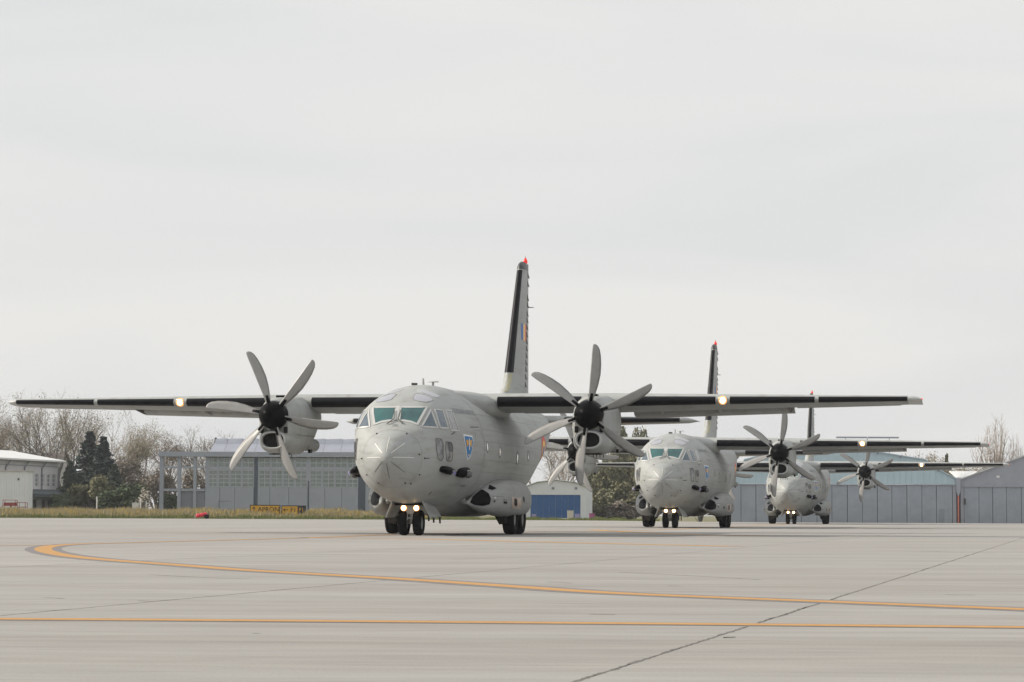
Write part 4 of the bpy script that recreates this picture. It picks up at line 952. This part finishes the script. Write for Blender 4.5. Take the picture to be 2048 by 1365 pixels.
for px, w_, h_, c, lab in ((1068, .5, .55, (.33, .28, .5), 'small violet crate at the left foot of the blue door'), (1155, .6, .65, (.32, .30, .52), 'violet crate at the right foot of the blue door'), (1184, .7, .75, (.34, .10, .22), 'dark pink bin right of the white hangar')):
    p = at(px, 1035, 338); tag(MB().box((-w_ / 2, 0, 0), (w_ / 2, w_, h_ * .85)).box((-w_ / 2 - .04, -.04, h_ * .85), (w_ / 2 + .04, w_ + .04, h_)).box((-w_ * .3, -.015, h_ * .2), (w_ * .3, -.004, h_ * .6)).build('storage_crate', mat('crate_%d' % px, c, .7), None, loc=(p.x, 338, hgt(p.x, 338))), lab, 'crate')

# --- right hangars
RY = 342.0; gzr = -.56
RH = empty('blue_gabled_hangar', (at(1690, 1048, RY).x, RY, gzr)); rx0 = RH.location.x
def RX(px): return at(px, 1000, RY).x - rx0
def RZ(py, px=1750): return at(px, py, RY).z - gzr
zd = RZ(970)
prof = [(1448, 969), (1470, 945), (1489, 922), (1540, 909), (1690, 896), (1733, 902), (1851, 920.5), (1871, 937), (1912.5, 958.5), (1912.5, 969)]
MB().prism([(RX(a), 0, RZ(969) if b > 968 else RZ(b)) for a, b in prof], (0, .3, 0)).build('gable', M_BLUEG, RH)
for k in range(38):
    xa = RX(1452 + k * 12); pz = np.interp(1452 + k * 12, [a for a, b in prof[:-1]], [RZ(b) for a, b in prof[:-1]])
    if pz - zd > .3: MB().box((xa - .02, -.05, zd + .05), (xa + .02, -.001, pz - .12)).build('sheet_rib', M_BLUEG, RH)
seams = [1452, 1482, 1512, 1542, 1572, 1603, 1634, 1664, 1695, 1725, 1755, 1784, 1814, 1844, 1873, 1905]
for i, (s0, s1) in enumerate(zip(seams, seams[1:])):
    o = MB().box((RX(s0) + .035, .05 + (i % 2) * .07, .03), (RX(s1) - .035, .13 + (i % 2) * .07, zd - .05)).build('door_leaf', M_DOORG, RH)
    n_s = 4
    for k in range(1, n_s):
        xx = RX(s0) + (RX(s1) - RX(s0)) * k / n_s; MB().box((xx - .015, .03 + (i % 2) * .07, .1), (xx + .015, .049 + (i % 2) * .07, zd - .1)).build('sheet_rib', M_DOORG, o)
MB().box((RX(1448), .25, 0), (RX(1912), .3, zd)).build('door_backing', M_DARKM, RH)
MB().box((RX(1448), -.12, zd - .045), (RX(1912), .0, zd + .04)).build('door_rail', M_GABG, RH)
rf = MB()
for (a0, b0), (a1, b1_) in zip(prof[:-2], prof[1:-1]): rf.prism([(RX(a0), -.25, RZ(b0) + .01), (RX(a1), -.25, RZ(b1_) + .01), (RX(a1), -.25, RZ(b1_) + .16), (RX(a0), -.25, RZ(b0) + .16)], (4.9, 36, 0))
rf.build('roof', mat('blue_roof_sheet', (.40, .50, .58), .5, var=.04), RH)
for px in (1754, 1800, 1875): MB().box((RX(px), -.34, RZ(np.interp(px, [a for a, b in prof], [b for a, b in prof])) - .28), (RX(px) + .14, -.26, RZ(np.interp(px, [a for a, b in prof], [b for a, b in prof])))).build('roof_bracket', M_PIPE, RH)
MB().box((RX(1877), .02 - .0, .05), (RX(1889), .049, 2.0)).build('wicket_door', mat('wicket_grey', (.24, .265, .30), .6), RH)
MB().box((RX(1905.5), -.02, 0), (RX(1912.6), .29, zd - .05)).build('corner_pier', M_GABG, RH)
tag(RH, 'wide hangar with pale blue gable and grey folding doors, right background', 'hangar')
# antenna bar above its roof
AB = empty('roof_antenna', (at(1735, 900, RY + 8).x, RY + 8, 0)); zb_ = at(1735, 875.5, RY + 8).z; zr0 = at(1735, 905, RY + 8).z
hw_ = (1797 - 1672) / 2 / F * (RY + 8)
for s in (-1, 1):
    MB().box((s * .05 if s > 0 else -hw_, -.1, zb_ - .11), (hw_ if s > 0 else -.05, .1, zb_ + .11)).build('array_bar', mat('array_grey', (.28, .29, .30), .6), AB)
MB().tube((-.0, 0, zr0 - 1), (0, 0, zb_ - .1), .06).tube((-hw_ * .7, 0, zr0 - 1), (-hw_ * .7, 0, zb_ - .12), .05).tube((hw_ * .7, 0, zr0 - 1.4), (hw_ * .7, 0, zb_ - .12), .05).build('mast', M_PIPE, AB)
tag(AB, 'long grey antenna bar on masts above the blue hangar roof', 'antenna')
# rainwater hopper and red downpipe between the hangars
DP = empty('rain_downpipe', (at(1916.5, 1048, RY).x, RY - .35, gzr)); zz = lambda py: at(1916, py, RY).z - gzr
w_ = 4 / F * RY
MB().prism([(-w_, 0, zz(983)), (w_, 0, zz(983)), (w_ * 1.1, 0, zz(957)), (-w_ * 1.1, 0, zz(957))], (0, .3, 0)).prism([(-w_ * .25, 0, zz(992)), (w_ * .25, 0, zz(992)), (w_, 0, zz(983)), (-w_, 0, zz(983))], (0, .3, 0)).build('hopper', M_HANG, DP)
MB().tube((0, .15, 0), (0, .15, zz(992)), .1).build('pipe', M_PINK, DP)
for k in (1.3, 3.2): MB().tube((0, .15, k), (0, .15, k + .08), .13).build('pipe_clamp', M_PINK, DP)
tag(DP, 'red rainwater pipe under a grey hopper between the two hangars', 'downpipe')
GH = empty('grey_gabled_hangar', (at(2080, 1048, RY).x, RY + .3, gzr)); gx0 = GH.location.x
def GX(px): return at(px, 1000, RY).x - gx0
zd2 = RZ(973)
MB().prism([(GX(1922), 0, RZ(969.5)), (GX(2238), 0, RZ(969.5)), (GX(2238), 0, RZ(958)), (GX(2085), 0, RZ(899)), (GX(2060), 0, RZ(908)), (GX(1922), 0, RZ(959))], (0, .3, 0)).build('gable', M_GABG, GH)
sg = [1929, 1959, 1986.5, 2014, 2044, 2074, 2104, 2134, 2164, 2194, 2230]
for i, (s0, s1) in enumerate(zip(sg, sg[1:])):
    o = MB().box((GX(s0) + .035, .05 + (i % 2) * .06, .03), (GX(s1) - .035, .12 + (i % 2) * .06, zd2 - .03)).build('door_leaf', M_DOORG, GH)
    for k in range(1, 4): xx = GX(s0) + (GX(s1) - GX(s0)) * k / 4; MB().box((xx - .015, .03 + (i % 2) * .06, .1), (xx + .015, .049 + (i % 2) * .06, zd2 - .1)).build('sheet_rib', M_DOORG, o)
MB().box((GX(1906), .2, 0), (GX(2238), .29, zd2)).build('door_backing', M_DARKM, GH)
MB().box((GX(1922), -.1, zd2 - .02), (GX(2238), .15, RZ(969.6))).build('door_rail', M_GABG, GH)
MB().box((GX(1922), -.05, 0), (GX(1928.5), .18, zd2 - .03)).build('corner_pier', M_GABG, GH)
MB().prism([(GX(1920), -.3, RZ(959.5)), (GX(2085), -.3, RZ(898.5)), (GX(2085), -.3, RZ(896)), (GX(1920), -.3, RZ(957))], (6.6, 36, 0)).prism([(GX(2085), -.3, RZ(898.5)), (GX(2240), -.3, RZ(958)), (GX(2240), -.3, RZ(955)), (GX(2085), -.3, RZ(896))], (6.6, 36, 0)).build('roof', mat('grey_roof_sheet', (.52, .52, .53), .6, var=.06), GH)
MB().box((GX(1928.5), -.25, RZ(1009)), (GX(1931.5), -.06, RZ(996.5))).build('junction_box', M_DARKM, GH)
MB().box((GX(1994), -.12, RZ(955)), (GX(2000), -.001, RZ(950.5))).build('gable_lamp', mat('lamp_white', (.7, .7, .7), .4), GH)
for px in (1960, 1975, 2030): MB().box((GX(px), -.38, RZ(np.interp(px, [1922, 2085], [959, 899])) - .25), (GX(px) + .12, -.31, RZ(np.interp(px, [1922, 2085], [959, 899])))).build('roof_bracket', M_PIPE, GH)
tag(GH, 'grey-violet gabled hangar with folding doors at the right edge', 'hangar')
VR = MB().prism([(at(1898, 945, RY + 14).x, RY + 14, at(1898, 944, RY + 14).z), (at(1955, 944, RY + 14).x, RY + 14, at(1955, 944, RY + 14).z), (at(1925, 958, RY + .6).x + .6, RY + .6, at(1925, 957, RY + .6).z), (at(1913, 958, RY + .6).x, RY + .6, at(1913, 957, RY + .6).z)], (0, 0, .08))
for k in range(7):
    a_ = at(1900 + k * 8, 944, RY + 14); c_ = at(1914 + k * 1.6, 957, RY + .6); VR.tube(a_ + Vector((0, 0, .1)), c_ + Vector((0, 0, .1)), .05, .05, 4)
tag(VR.build('valley_roof', M_ROOFW, None), 'pale ribbed valley roof between the two right hangars', 'roof')

# ------------------------------------------------------------------ trees
M_BARK = mat('bark', (.15, .132, .118), .9, var=.2, scale=3)
M_BARKP = mat('pale_bark', (.33, .29, .26), .9, var=.2, scale=3)
M_BUD = mat('spring_buds', (.27, .235, .17), .85, col2=(.37, .33, .245), scale=.6)
M_BUDB = mat('brown_buds', (.27, .22, .18), .85, col2=(.38, .32, .26), scale=.6)
M_CON1 = mat('conifer_needles', (.040, .062, .048), .85, col2=(.075, .095, .062), scale=.9)
M_CON2 = mat('dark_spruce_needles', (.032, .050, .048), .85, col2=(.060, .076, .064), scale=.9)
M_BUSH = mat('olive_leaves', (.11, .115, .06), .85, col2=(.19, .18, .10), scale=.8)
M_GREENB = mat('green_leaves', (.055, .085, .042), .85, col2=(.11, .135, .065), scale=.8)
M_BROWNB = mat('brown_twigs', (.17, .145, .12), .9, col2=(.25, .215, .17), scale=.8)
M_BLOS = mat('white_blossom', (.55, .50, .44), .8, col2=(.68, .63, .56), scale=2)
def leaf_quads(pts, size, rnd, flat=.0):
    vs, fs = [], []
    for p in pts:
        a = Vector((rnd.gauss(0, 1), rnd.gauss(0, 1), rnd.gauss(0, 1))).normalized(); b = a.orthogonal().normalized(); c = a.cross(b)
        s = size * rnd.uniform(.5, 1.3); t = s * rnd.uniform(.45, .9); n_ = len(vs)
        vs += [p + b * s, p + c * t, p - b * s, p - c * t]; fs.append((n_, n_ + 1, n_ + 2, n_ + 3))
    return vs, fs
def bare_tree(seed, H, spread, stems, leaf_n=2200, leaf=.13, up=.5, maxd=5):
    rnd = random.Random(seed); g = MB(); ends = []
    def grow(p, d, L_, r, k):
        n_seg = 3 if k < 3 else 2
        for i in range(n_seg):
            d2 = (d + Vector((rnd.gauss(0, .10), rnd.gauss(0, .10), rnd.gauss(0, .06) + up * .10))).normalized()
            q = p + d2 * L_ / n_seg; r2 = r * .86; g.tube(p, q, r, r2, 6 if k < 2 else (4 if k < 4 else 3), False)
            p, d, r = q, d2, r2
            if k >= 3: ends.append(p.copy())
            if k >= 1 and i < n_seg - 1 and k < maxd and rnd.random() < .62: child(p, d, L_ * rnd.uniform(.5, .75), r * .55, k + 1)
        if k < maxd:
            for c in range(rnd.choice((2, 2, 3))): child(p, d, L_ * rnd.uniform(.62, .86), r * rnd.uniform(.6, .8), k + 1)
    def child(p, d, L_, r, k):
        ax = d.orthogonal().normalized(); ax.rotate(Matrix.Rotation(rnd.uniform(0, 6.28), 3, d)); a = rnd.uniform(.25, .62) * spread
        d2 = (d * math.cos(a) + ax * math.sin(a)); d2.z += .05; grow(p, d2.normalized(), L_, max(r, .014), k)
    for s in range(stems):
        a = 2 * math.pi * s / max(1, stems) + rnd.uniform(-.4, .4); lean = 0 if stems == 1 else rnd.uniform(.25, .6)
        grow(Vector((.3 * math.cos(a) * (stems > 1), .3 * math.sin(a) * (stems > 1), 0)), Vector((math.cos(a) * lean, math.sin(a) * lean, 1)).normalized(), H * .27, H * .023, 0)
    zm = max(v[2] for v in g.v); sc = H / zm
    g.v = [(v[0] * sc, v[1] * sc, v[2] * sc) for v in g.v]
    pts = []
    for k in range(leaf_n):
        e = rnd.choice(ends) * sc; pts.append(e + Vector((rnd.gauss(0, .45), rnd.gauss(0, .45), rnd.gauss(0, .4))))
    return g, leaf_quads(pts, leaf, rnd)
def conifer(seed, H, W_, n_, leaf=.3, base=.06, power=.85):
    rnd = random.Random(seed); pts = []; g = MB(); g.tube((0, 0, 0), (0, 0, H * .96), H * .018, .03, 7)
    tiers = int(H / .55)
    for k in range(tiers):
        z = H * (base + (1 - base) * k / tiers); rr = W_ * (1 - k / tiers) ** power
        for j in range(9):
            a = rnd.uniform(0, 6.28); r = rr * rnd.uniform(.65, 1.12); e = Vector((r * math.cos(a), r * math.sin(a), z - r * .18 + rnd.gauss(0, .2))); g.tube((0, 0, z), e, .04, .015, 3, False)
            for q in range(int(n_ / tiers / 9)):
                t = rnd.random() ** .6; pts.append(Vector((e.x * t, e.y * t, z + (e.z - z) * t)) + Vector((rnd.gauss(0, .05 + .2 * rr / W_), rnd.gauss(0, .05 + .2 * rr / W_), rnd.gauss(0, .12))))
    return g, leaf_quads(pts, leaf, rnd)
def bush(seed, H, W_, n_, leaf=.22, clumps=16):
    rnd = random.Random(seed); g = MB(); pts = []
    for k in range(clumps):
        a = rnd.uniform(0, 6.28); r = W_ * math.sqrt(rnd.random()) * .8; z = H * rnd.uniform(.3, .88); c = Vector((r * math.cos(a), r * math.sin(a), z * (1 - .45 * (r / W_) ** 2)))
        g.tube((c.x * .15, c.y * .15, 0), c, .06, .02, 4, False); cr = W_ * rnd.uniform(.25, .42)
        for j in range(n_ // clumps):
            d = Vector((rnd.gauss(0, 1), rnd.gauss(0, 1), rnd.gauss(0, 1))).normalized() * cr * rnd.random() ** .45; pts.append(c + Vector((d.x, d.y, d.z * H / W_ * .45)))
    pts = [p for p in pts if p.z > .05]
    return g, leaf_quads(pts, leaf, rnd)
def fan_tree(seed, H, W_, n_):
    rnd = random.Random(seed); g = MB(); pts = []
    g.tube((0, 0, 0), (0, 0, H * .3), .3, .22, 7)
    for k in range(n_):
        a = rnd.uniform(0, 6.28); sp = W_ * math.sqrt(rnd.random()); p = Vector((0, 0, H * rnd.uniform(.12, .32))); top_ = H * (1 - .42 * (sp / W_) ** 2) * rnd.uniform(.82, 1.0)
        e = Vector((sp * math.cos(a), sp * math.sin(a), top_)); r0 = rnd.uniform(.05, .13); q = p
        for i in range(1, 8):
            t = i / 7; c = Vector((e.x * t ** .75, e.y * t ** .75, p.z + (e.z - p.z) * t)) + Vector((rnd.gauss(0, .08), rnd.gauss(0, .08), 0)); g.tube(q, c, r0 * (1 - .8 * (i - 1) / 7), r0 * (1 - .8 * i / 7), 4, False)
            if i > 1:
                for j in range(3):
                    d = Vector((rnd.gauss(0, .35), rnd.gauss(0, .35), rnd.uniform(.6, 1.4))) * H * .07; g.tube(c, c + d, .022, .012, 3, False); pts.append(c + d)
            q = c
    return g, leaf_quads(pts, .05, rnd)
PROTO = {}
def plant(key, gen, barkm, leafm, name, px, py_top, Y, label, cat, group, rz=0, sx=1.0, part='crown'):
    p = at(px, py_top, Y); h0 = hgt(p.x, Y); H = p.z - h0
    if key not in PROTO:
        g, (lv, lf) = gen(); zm = max([v[2] for v in lv] + [v[2] for v in g.v])
        a = mesh('trunk', g.v, g.f, barkm); b = mesh(part, lv, lf, leafm); PROTO[key] = (a.data, b.data, zm); bpy.data.objects.remove(a); bpy.data.objects.remove(b)
    a, b, zm = PROTO[key]; e = empty(name, (p.x, Y, h0 - .03), rz); s = H / zm; e.scale = (s * sx, s * sx, s)
    for dm, nm, mm in ((a, 'trunk', barkm), (b, part, leafm)):
        o = bpy.data.objects.new(nm, dm); COL.objects.link(o); o.parent = e; o.material_slots[0].link = 'OBJECT'; o.material_slots[0].material = mm
    tag(e, label, cat, group); return e
tA = lambda: bare_tree(11, 16, 1.0, 4, 6500, .085, .55)
tB = lambda: bare_tree(23, 17, 1.05, 5, 7000, .085, .5)
tC = lambda: bare_tree(37, 14, 1.05, 1, 6500, .09, .4)
tD = lambda: bare_tree(41, 13, 1.0, 3, 2200, .075, .7)
G1 = 'bare spring trees behind the left buildings'
plant('A', tA, M_BARK, M_BUDB, 'bare_tree', 12, 784, 405, 'bare multi-stemmed tree at the far left edge above the white roof', 'tree', G1, .3, .9)
plant('B', tB, M_BARK, M_BUDB, 'bare_tree', -45, 800, 415, 'bare tree cut by the left edge of the frame', 'tree', G1, 1.4, .9)
plant('B', tB, M_BARK, M_BUD, 'bare_tree', 128, 768, 400, 'tallest bare tree, rising above the left wing tip', 'tree', G1, .0, 1.0)
plant('A', tA, M_BARK, M_BUD, 'bare_tree', 68, 800, 425, 'bare tree between the tallest tree and the white roof', 'tree', G1, 2.2, .95)
plant('A', tA, M_BARKP, M_BUD, 'bare_tree', 222, 812, 412, 'pale budding tree behind the dark conifers', 'tree', G1, 4.0, 1.0)
plant('C', tC, M_BARK, M_BUD, 'bare_tree', 291, 842, 396, 'single-trunked budding tree left of the hangar portal', 'tree', G1, .8, 1.0)
plant('C', tC, M_BARK, M_BUDB, 'bare_tree', 352, 850, 408, 'leafless tree directly above the hangar portal', 'tree', G1, 2.5, 1.05)
plant('D', tD, M_BARK, M_BUDB, 'bare_tree', 398, 838, 402, 'leafless tree touching the left hangar roof end', 'tree', G1, .4, 1.1)
plant('D', tD, M_BARK, M_BUDB, 'bare_tree', 437, 848, 412, 'leafless tree half hidden behind the left hangar roof', 'tree', G1, 3.4, 1.1)
plant('C', tC, M_BARK, M_BUD, 'bare_tree', 372, 925, 392, 'small leafy tree seen through the hangar portal openings', 'tree', G1, 5.1, 1.2)
plant('A', tA, M_BARK, M_BUDB, 'bare_tree', 322, 900, 388, 'low bare tree behind the first portal post', 'tree', G1, 5.6, 1.1)
G2 = 'conifers between the workshop and the hangar'
cA = lambda: conifer(3, 10, 3.0, 8500, .19); cB = lambda: conifer(5, 12, 2.6, 9500, .2, .05, 1.05)
plant('cA', cA, M_BARK, M_CON1, 'conifer', 142, 918, 348, 'dark broad conifer overlapping the corner of the workshop', 'tree', G2, 0, 1.35)
plant('cB', cB, M_BARK, M_CON2, 'conifer', 180, 862, 366, 'tallest dark conifer left of the pointed one', 'tree', G2, 1, 2.0)
plant('cB', cB, M_BARK, M_CON2, 'conifer', 207, 872, 360, 'slender pointed dark conifer right of the tallest one', 'tree', G2, 2, 1.8)
plant('cA', cA, M_BARK, M_CON1, 'conifer', 228, 925, 352, 'low dark conifer at the right end of the conifer group', 'tree', G2, 3.3, 1.5)
G3 = 'shrubs at the edge of the verge'
bA = lambda: bush(8, 4, 2.2, 4200, .2); bB = lambda: bush(9, 5, 2.4, 4200, .2, 20)
plant('bA', bA, M_BARK, M_BUSH, 'shrub', 187, 948, 338, 'olive shrub standing in front of the dark conifers', 'shrub', G3, 0, 1.0, 'foliage')
plant('bB', bB, M_BARK, M_GREENB, 'shrub', 248, 966, 335, 'dark green shrub right of the conifers', 'shrub', G3, 0, 1.5, 'foliage')
plant('bA', bA, M_BARK, M_GREENB, 'shrub', 125, 985, 334, 'low green shrub hiding the workshop canopy end', 'shrub', G3, 2, .9, 'foliage')
plant('bBr', lambda: bush(12, 7, 2.6, 3600, .16, 22), M_BARK, M_BROWNB, 'shrub', 252, 908, 372, 'tall brown twiggy shrub behind the green shrub', 'shrub', G3, 0, 1.0, 'foliage')
plant('bBr', None, M_BARK, M_BROWNB, 'shrub', 315, 935, 380, 'brown twiggy thicket behind the hangar portal', 'shrub', G3, 1.7, 1.3, 'foliage')
plant('bBr', None, M_BARK, M_BROWNB, 'shrub', 390, 940, 386, 'brown twiggy thicket seen through the rightmost portal bay', 'shrub', G3, 3.7, 1.3, 'foliage')
plant('bA', bA, M_BARK, M_GREENB, 'shrub', 340, 985, 372, 'green shrub low in the first portal bay', 'shrub', G3, 4, .9, 'foliage')
plant('bl', lambda: bush(15, 3, .7, 260, .07, 8), M_BARK, M_BLOS, 'blossom_shrub', 285, 974, 330, 'small shrub in white blossom beside the marker post', 'shrub', None, 0, 1.0, 'blossom')
plant('bA', bA, M_BARK, M_BUSH, 'shrub', 270, 980, 340, 'olive shrub behind the blossoming shrub', 'shrub', G3, 1, .8, 'foliage')
# middle
G4 = 'trees between the blue door hangar and the middle aircraft'
plant('tE', lambda: bare_tree(57, 14, 1.0, 3, 4200, .09, .5), M_BARKP, mat('pale_buds', (.36, .31, .26), .85, col2=(.48, .43, .37), scale=.6), 'bare_tree', 1098, 850, 415, 'pale blossoming tree behind the white and blue hangar', 'tree', G4, 0, 1.0)
plant('tE', None, M_BARKP, MATS['pale_buds'], 'bare_tree', 1140, 880, 420, 'pale blossoming tree behind the far propeller of the middle aircraft', 'tree', G4, 2, 1.0)
bC = lambda: bush(21, 12, 4.2, 7000, .30, 30)
plant('bC', bC, M_BARK, M_BUSH, 'leafy_tree', 1222, 905, 400, 'broad olive tree left of the middle aircraft', 'tree', G4, 0, .75, 'crown')
plant('bC', bC, M_BARK, M_BUSH, 'leafy_tree', 1258, 850, 430, 'tall olive tree whose top shows above the wing of the middle aircraft', 'tree', G4, 1.3, .55, 'crown')
plant('bC', bC, M_BARK, M_BUSH, 'leafy_tree', 1287, 852, 425, 'tall olive tree just left of the middle aircraft nose', 'tree', G4, 2.6, .42, 'crown')
plant('bB', bB, M_BARK, M_BUSH, 'leafy_tree', 1215, 975, 385, 'low green tree beside the white hangar wall', 'tree', G4, .5, 1.1, 'crown')
plant('bB', bB, M_BARK, M_BUSH, 'leafy_tree', 1262, 962, 380, 'low green tree in front of the tall olive trees', 'tree', G4, 2.5, 1.1, 'crown')
plant('bC', bC, M_BARK, M_BUSH, 'leafy_tree', 1180, 915, 410, 'olive tree rising behind the right end of the white hangar', 'tree', G4, 4.1, .6, 'crown')
plant('bA', bA, M_BARK, M_BUSH, 'shrub', 1205, 1005, 372, 'low olive shrub next to the white hangar wall', 'shrub', None, 1, 1.3, 'foliage')
plant('bA', bA, M_BARK, M_BROWNB, 'shrub', 1248, 1000, 370, 'low brown shrub below the tall olive trees', 'shrub', None, 3, 1.5, 'foliage')
plant('bBr', None, M_BARK, M_BROWNB, 'leafy_tree', 1305, 950, 395, 'brown thicket hidden partly by the middle aircraft', 'tree', G4, 4.1, 1.1, 'crown')
plant('bC', bC, M_BARK, M_BUSH, 'leafy_tree', 1400, 930, 400, 'olive tree seen past the middle aircraft fuselage', 'tree', G4, 5.1, .8, 'crown')
# right
G5 = 'trees behind the right hangars'
plant('tF', lambda: fan_tree(77, 12, 3.1, 46), M_BARKP, M_BUDB, 'bare_tree', 1990, 826, 420, 'tall leafless fan-shaped tree above the grey hangar roof', 'tree', G5, 0, .95)
plant('tF', None, M_BARKP, M_BUDB, 'bare_tree', 2030, 866, 425, 'thin leafless tree at the right edge', 'tree', G5, 1, .5)
plant('tC2', lambda: bare_tree(91, 10, 1.1, 2, 1600, .13, .4), M_BARK, M_BUD, 'bare_tree', 1832, 890, 415, 'round budding tree behind the blue hangar roof slope', 'tree', G5, 2, 1.0)
plant('cA', cA, M_BARK, M_BUSH, 'small_conifer', 1893, 905, 410, 'small olive conifer above the hangar valley', 'tree', G5, 2, .6)
plant('tC2', None, M_BARK, M_BUD, 'bare_tree', 1880, 917, 400, 'low budding tree left of the small conifer', 'tree', G5, 3, 1.0)
plant('tC2', None, M_BARK, M_BUDB, 'bare_tree', 1915, 914, 402, 'low budding tree directly over the rain pipe', 'tree', G5, 4, 1.0)
plant('tC2', None, M_BARKP, M_BUD, 'bare_tree', 1945, 918, 398, 'low budding tree at the left slope of the grey hangar', 'tree', G5, 5, 1.0)

# ------------------------------------------------------------------ grass
def grass(name, n_, m, dmin, dmax, hmin, hmax, wdt, label, seed, xlim=(-75, 14), power=1.0):
    r = np.random.default_rng(seed); X = r.uniform(xlim[0], xlim[1], n_); D = dmin + (dmax - dmin) * r.random(n_) ** power; Y = np.array([edge_y(x) for x in X]) + D
    H = r.uniform(hmin, hmax, n_) * (.75 + .5 * np.sin(X * .9 + np.sin(Y)) * .5 + .2 * np.sin(X * 3.1 + 1)); A = r.uniform(0, np.pi, n_); LX = r.normal(0, .25, n_) * H; LY = r.normal(0, .25, n_) * H
    Z = np.array([hgt(x, y) for x, y in zip(X, Y)]) - .1
    w_ = wdt * r.uniform(.6, 1.4, n_); vs = np.empty((n_ * 3, 3)); c, s = np.cos(A) * w_, np.sin(A) * w_ * .4
    vs[0::3] = np.stack([X - c, Y - s, Z], 1); vs[1::3] = np.stack([X + c, Y + s, Z], 1); vs[2::3] = np.stack([X + LX, Y + LY, Z + H + .1], 1)
    o = mesh(name, vs.tolist(), [(3 * i, 3 * i + 1, 3 * i + 2) for i in range(n_)], m); tag(o, label, 'grass', kind='stuff'); return o
M_GR = mat('green_grass', (.10, .135, .03), .85, col2=(.19, .20, .06), scale=.5)
M_DRY = mat('dry_grass', (.29, .245, .14), .85, col2=(.42, .36, .22), scale=.5)
M_FLW = mat('yellow_flowers', (.52, .34, .03), .8, col2=(.60, .42, .06), scale=2)
grass('green_grass', 30000, M_GR, .05, 12, .15, .40, .05, 'short green grass along the edge of the apron', 1)
grass('dry_grass', 36000, M_DRY, 5, 32, .35, .75, .045, 'tall dry grass behind the green edge', 2, (-75, -7))
grass('yellow_flowers', 4200, M_FLW, 7, 26, .42, .68, .07, 'yellow flowers scattered through the dry grass', 3, (-75, -7))

# ------------------------------------------------------------------ haze: the hazy spring air over the airfield
hm = bpy.data.materials.new('hazy_air'); hm.use_nodes = True; hn = hm.node_tree; hn.nodes.clear()
ho = hn.nodes.new('ShaderNodeOutputMaterial'); pv = hn.nodes.new('ShaderNodeVolumePrincipled'); pv.inputs['Density'].default_value = .00016; pv.inputs['Color'].default_value = (.86, .90, .96, 1)
hn.links.new(pv.outputs['Volume'], ho.inputs['Volume'])
tag(MB().box((-1600, -100, -2), (1600, 2100, 32)).build('haze', hm), 'thin spring haze over the airfield', 'haze', kind='stuff')

p = gp(1458, 1277); tw = MB().tube((-.03, 0, .004), (.035, .01, .006), .003, .002, 6).tube((.0, .004, .006), (.02, -.02, .008), .002, .0015, 5)
tag(tw.build('fallen_twig', M_BARK, None, loc=(p.x, p.y, .0)), 'tiny brown twig lying on the concrete in front of the long joint', 'twig')
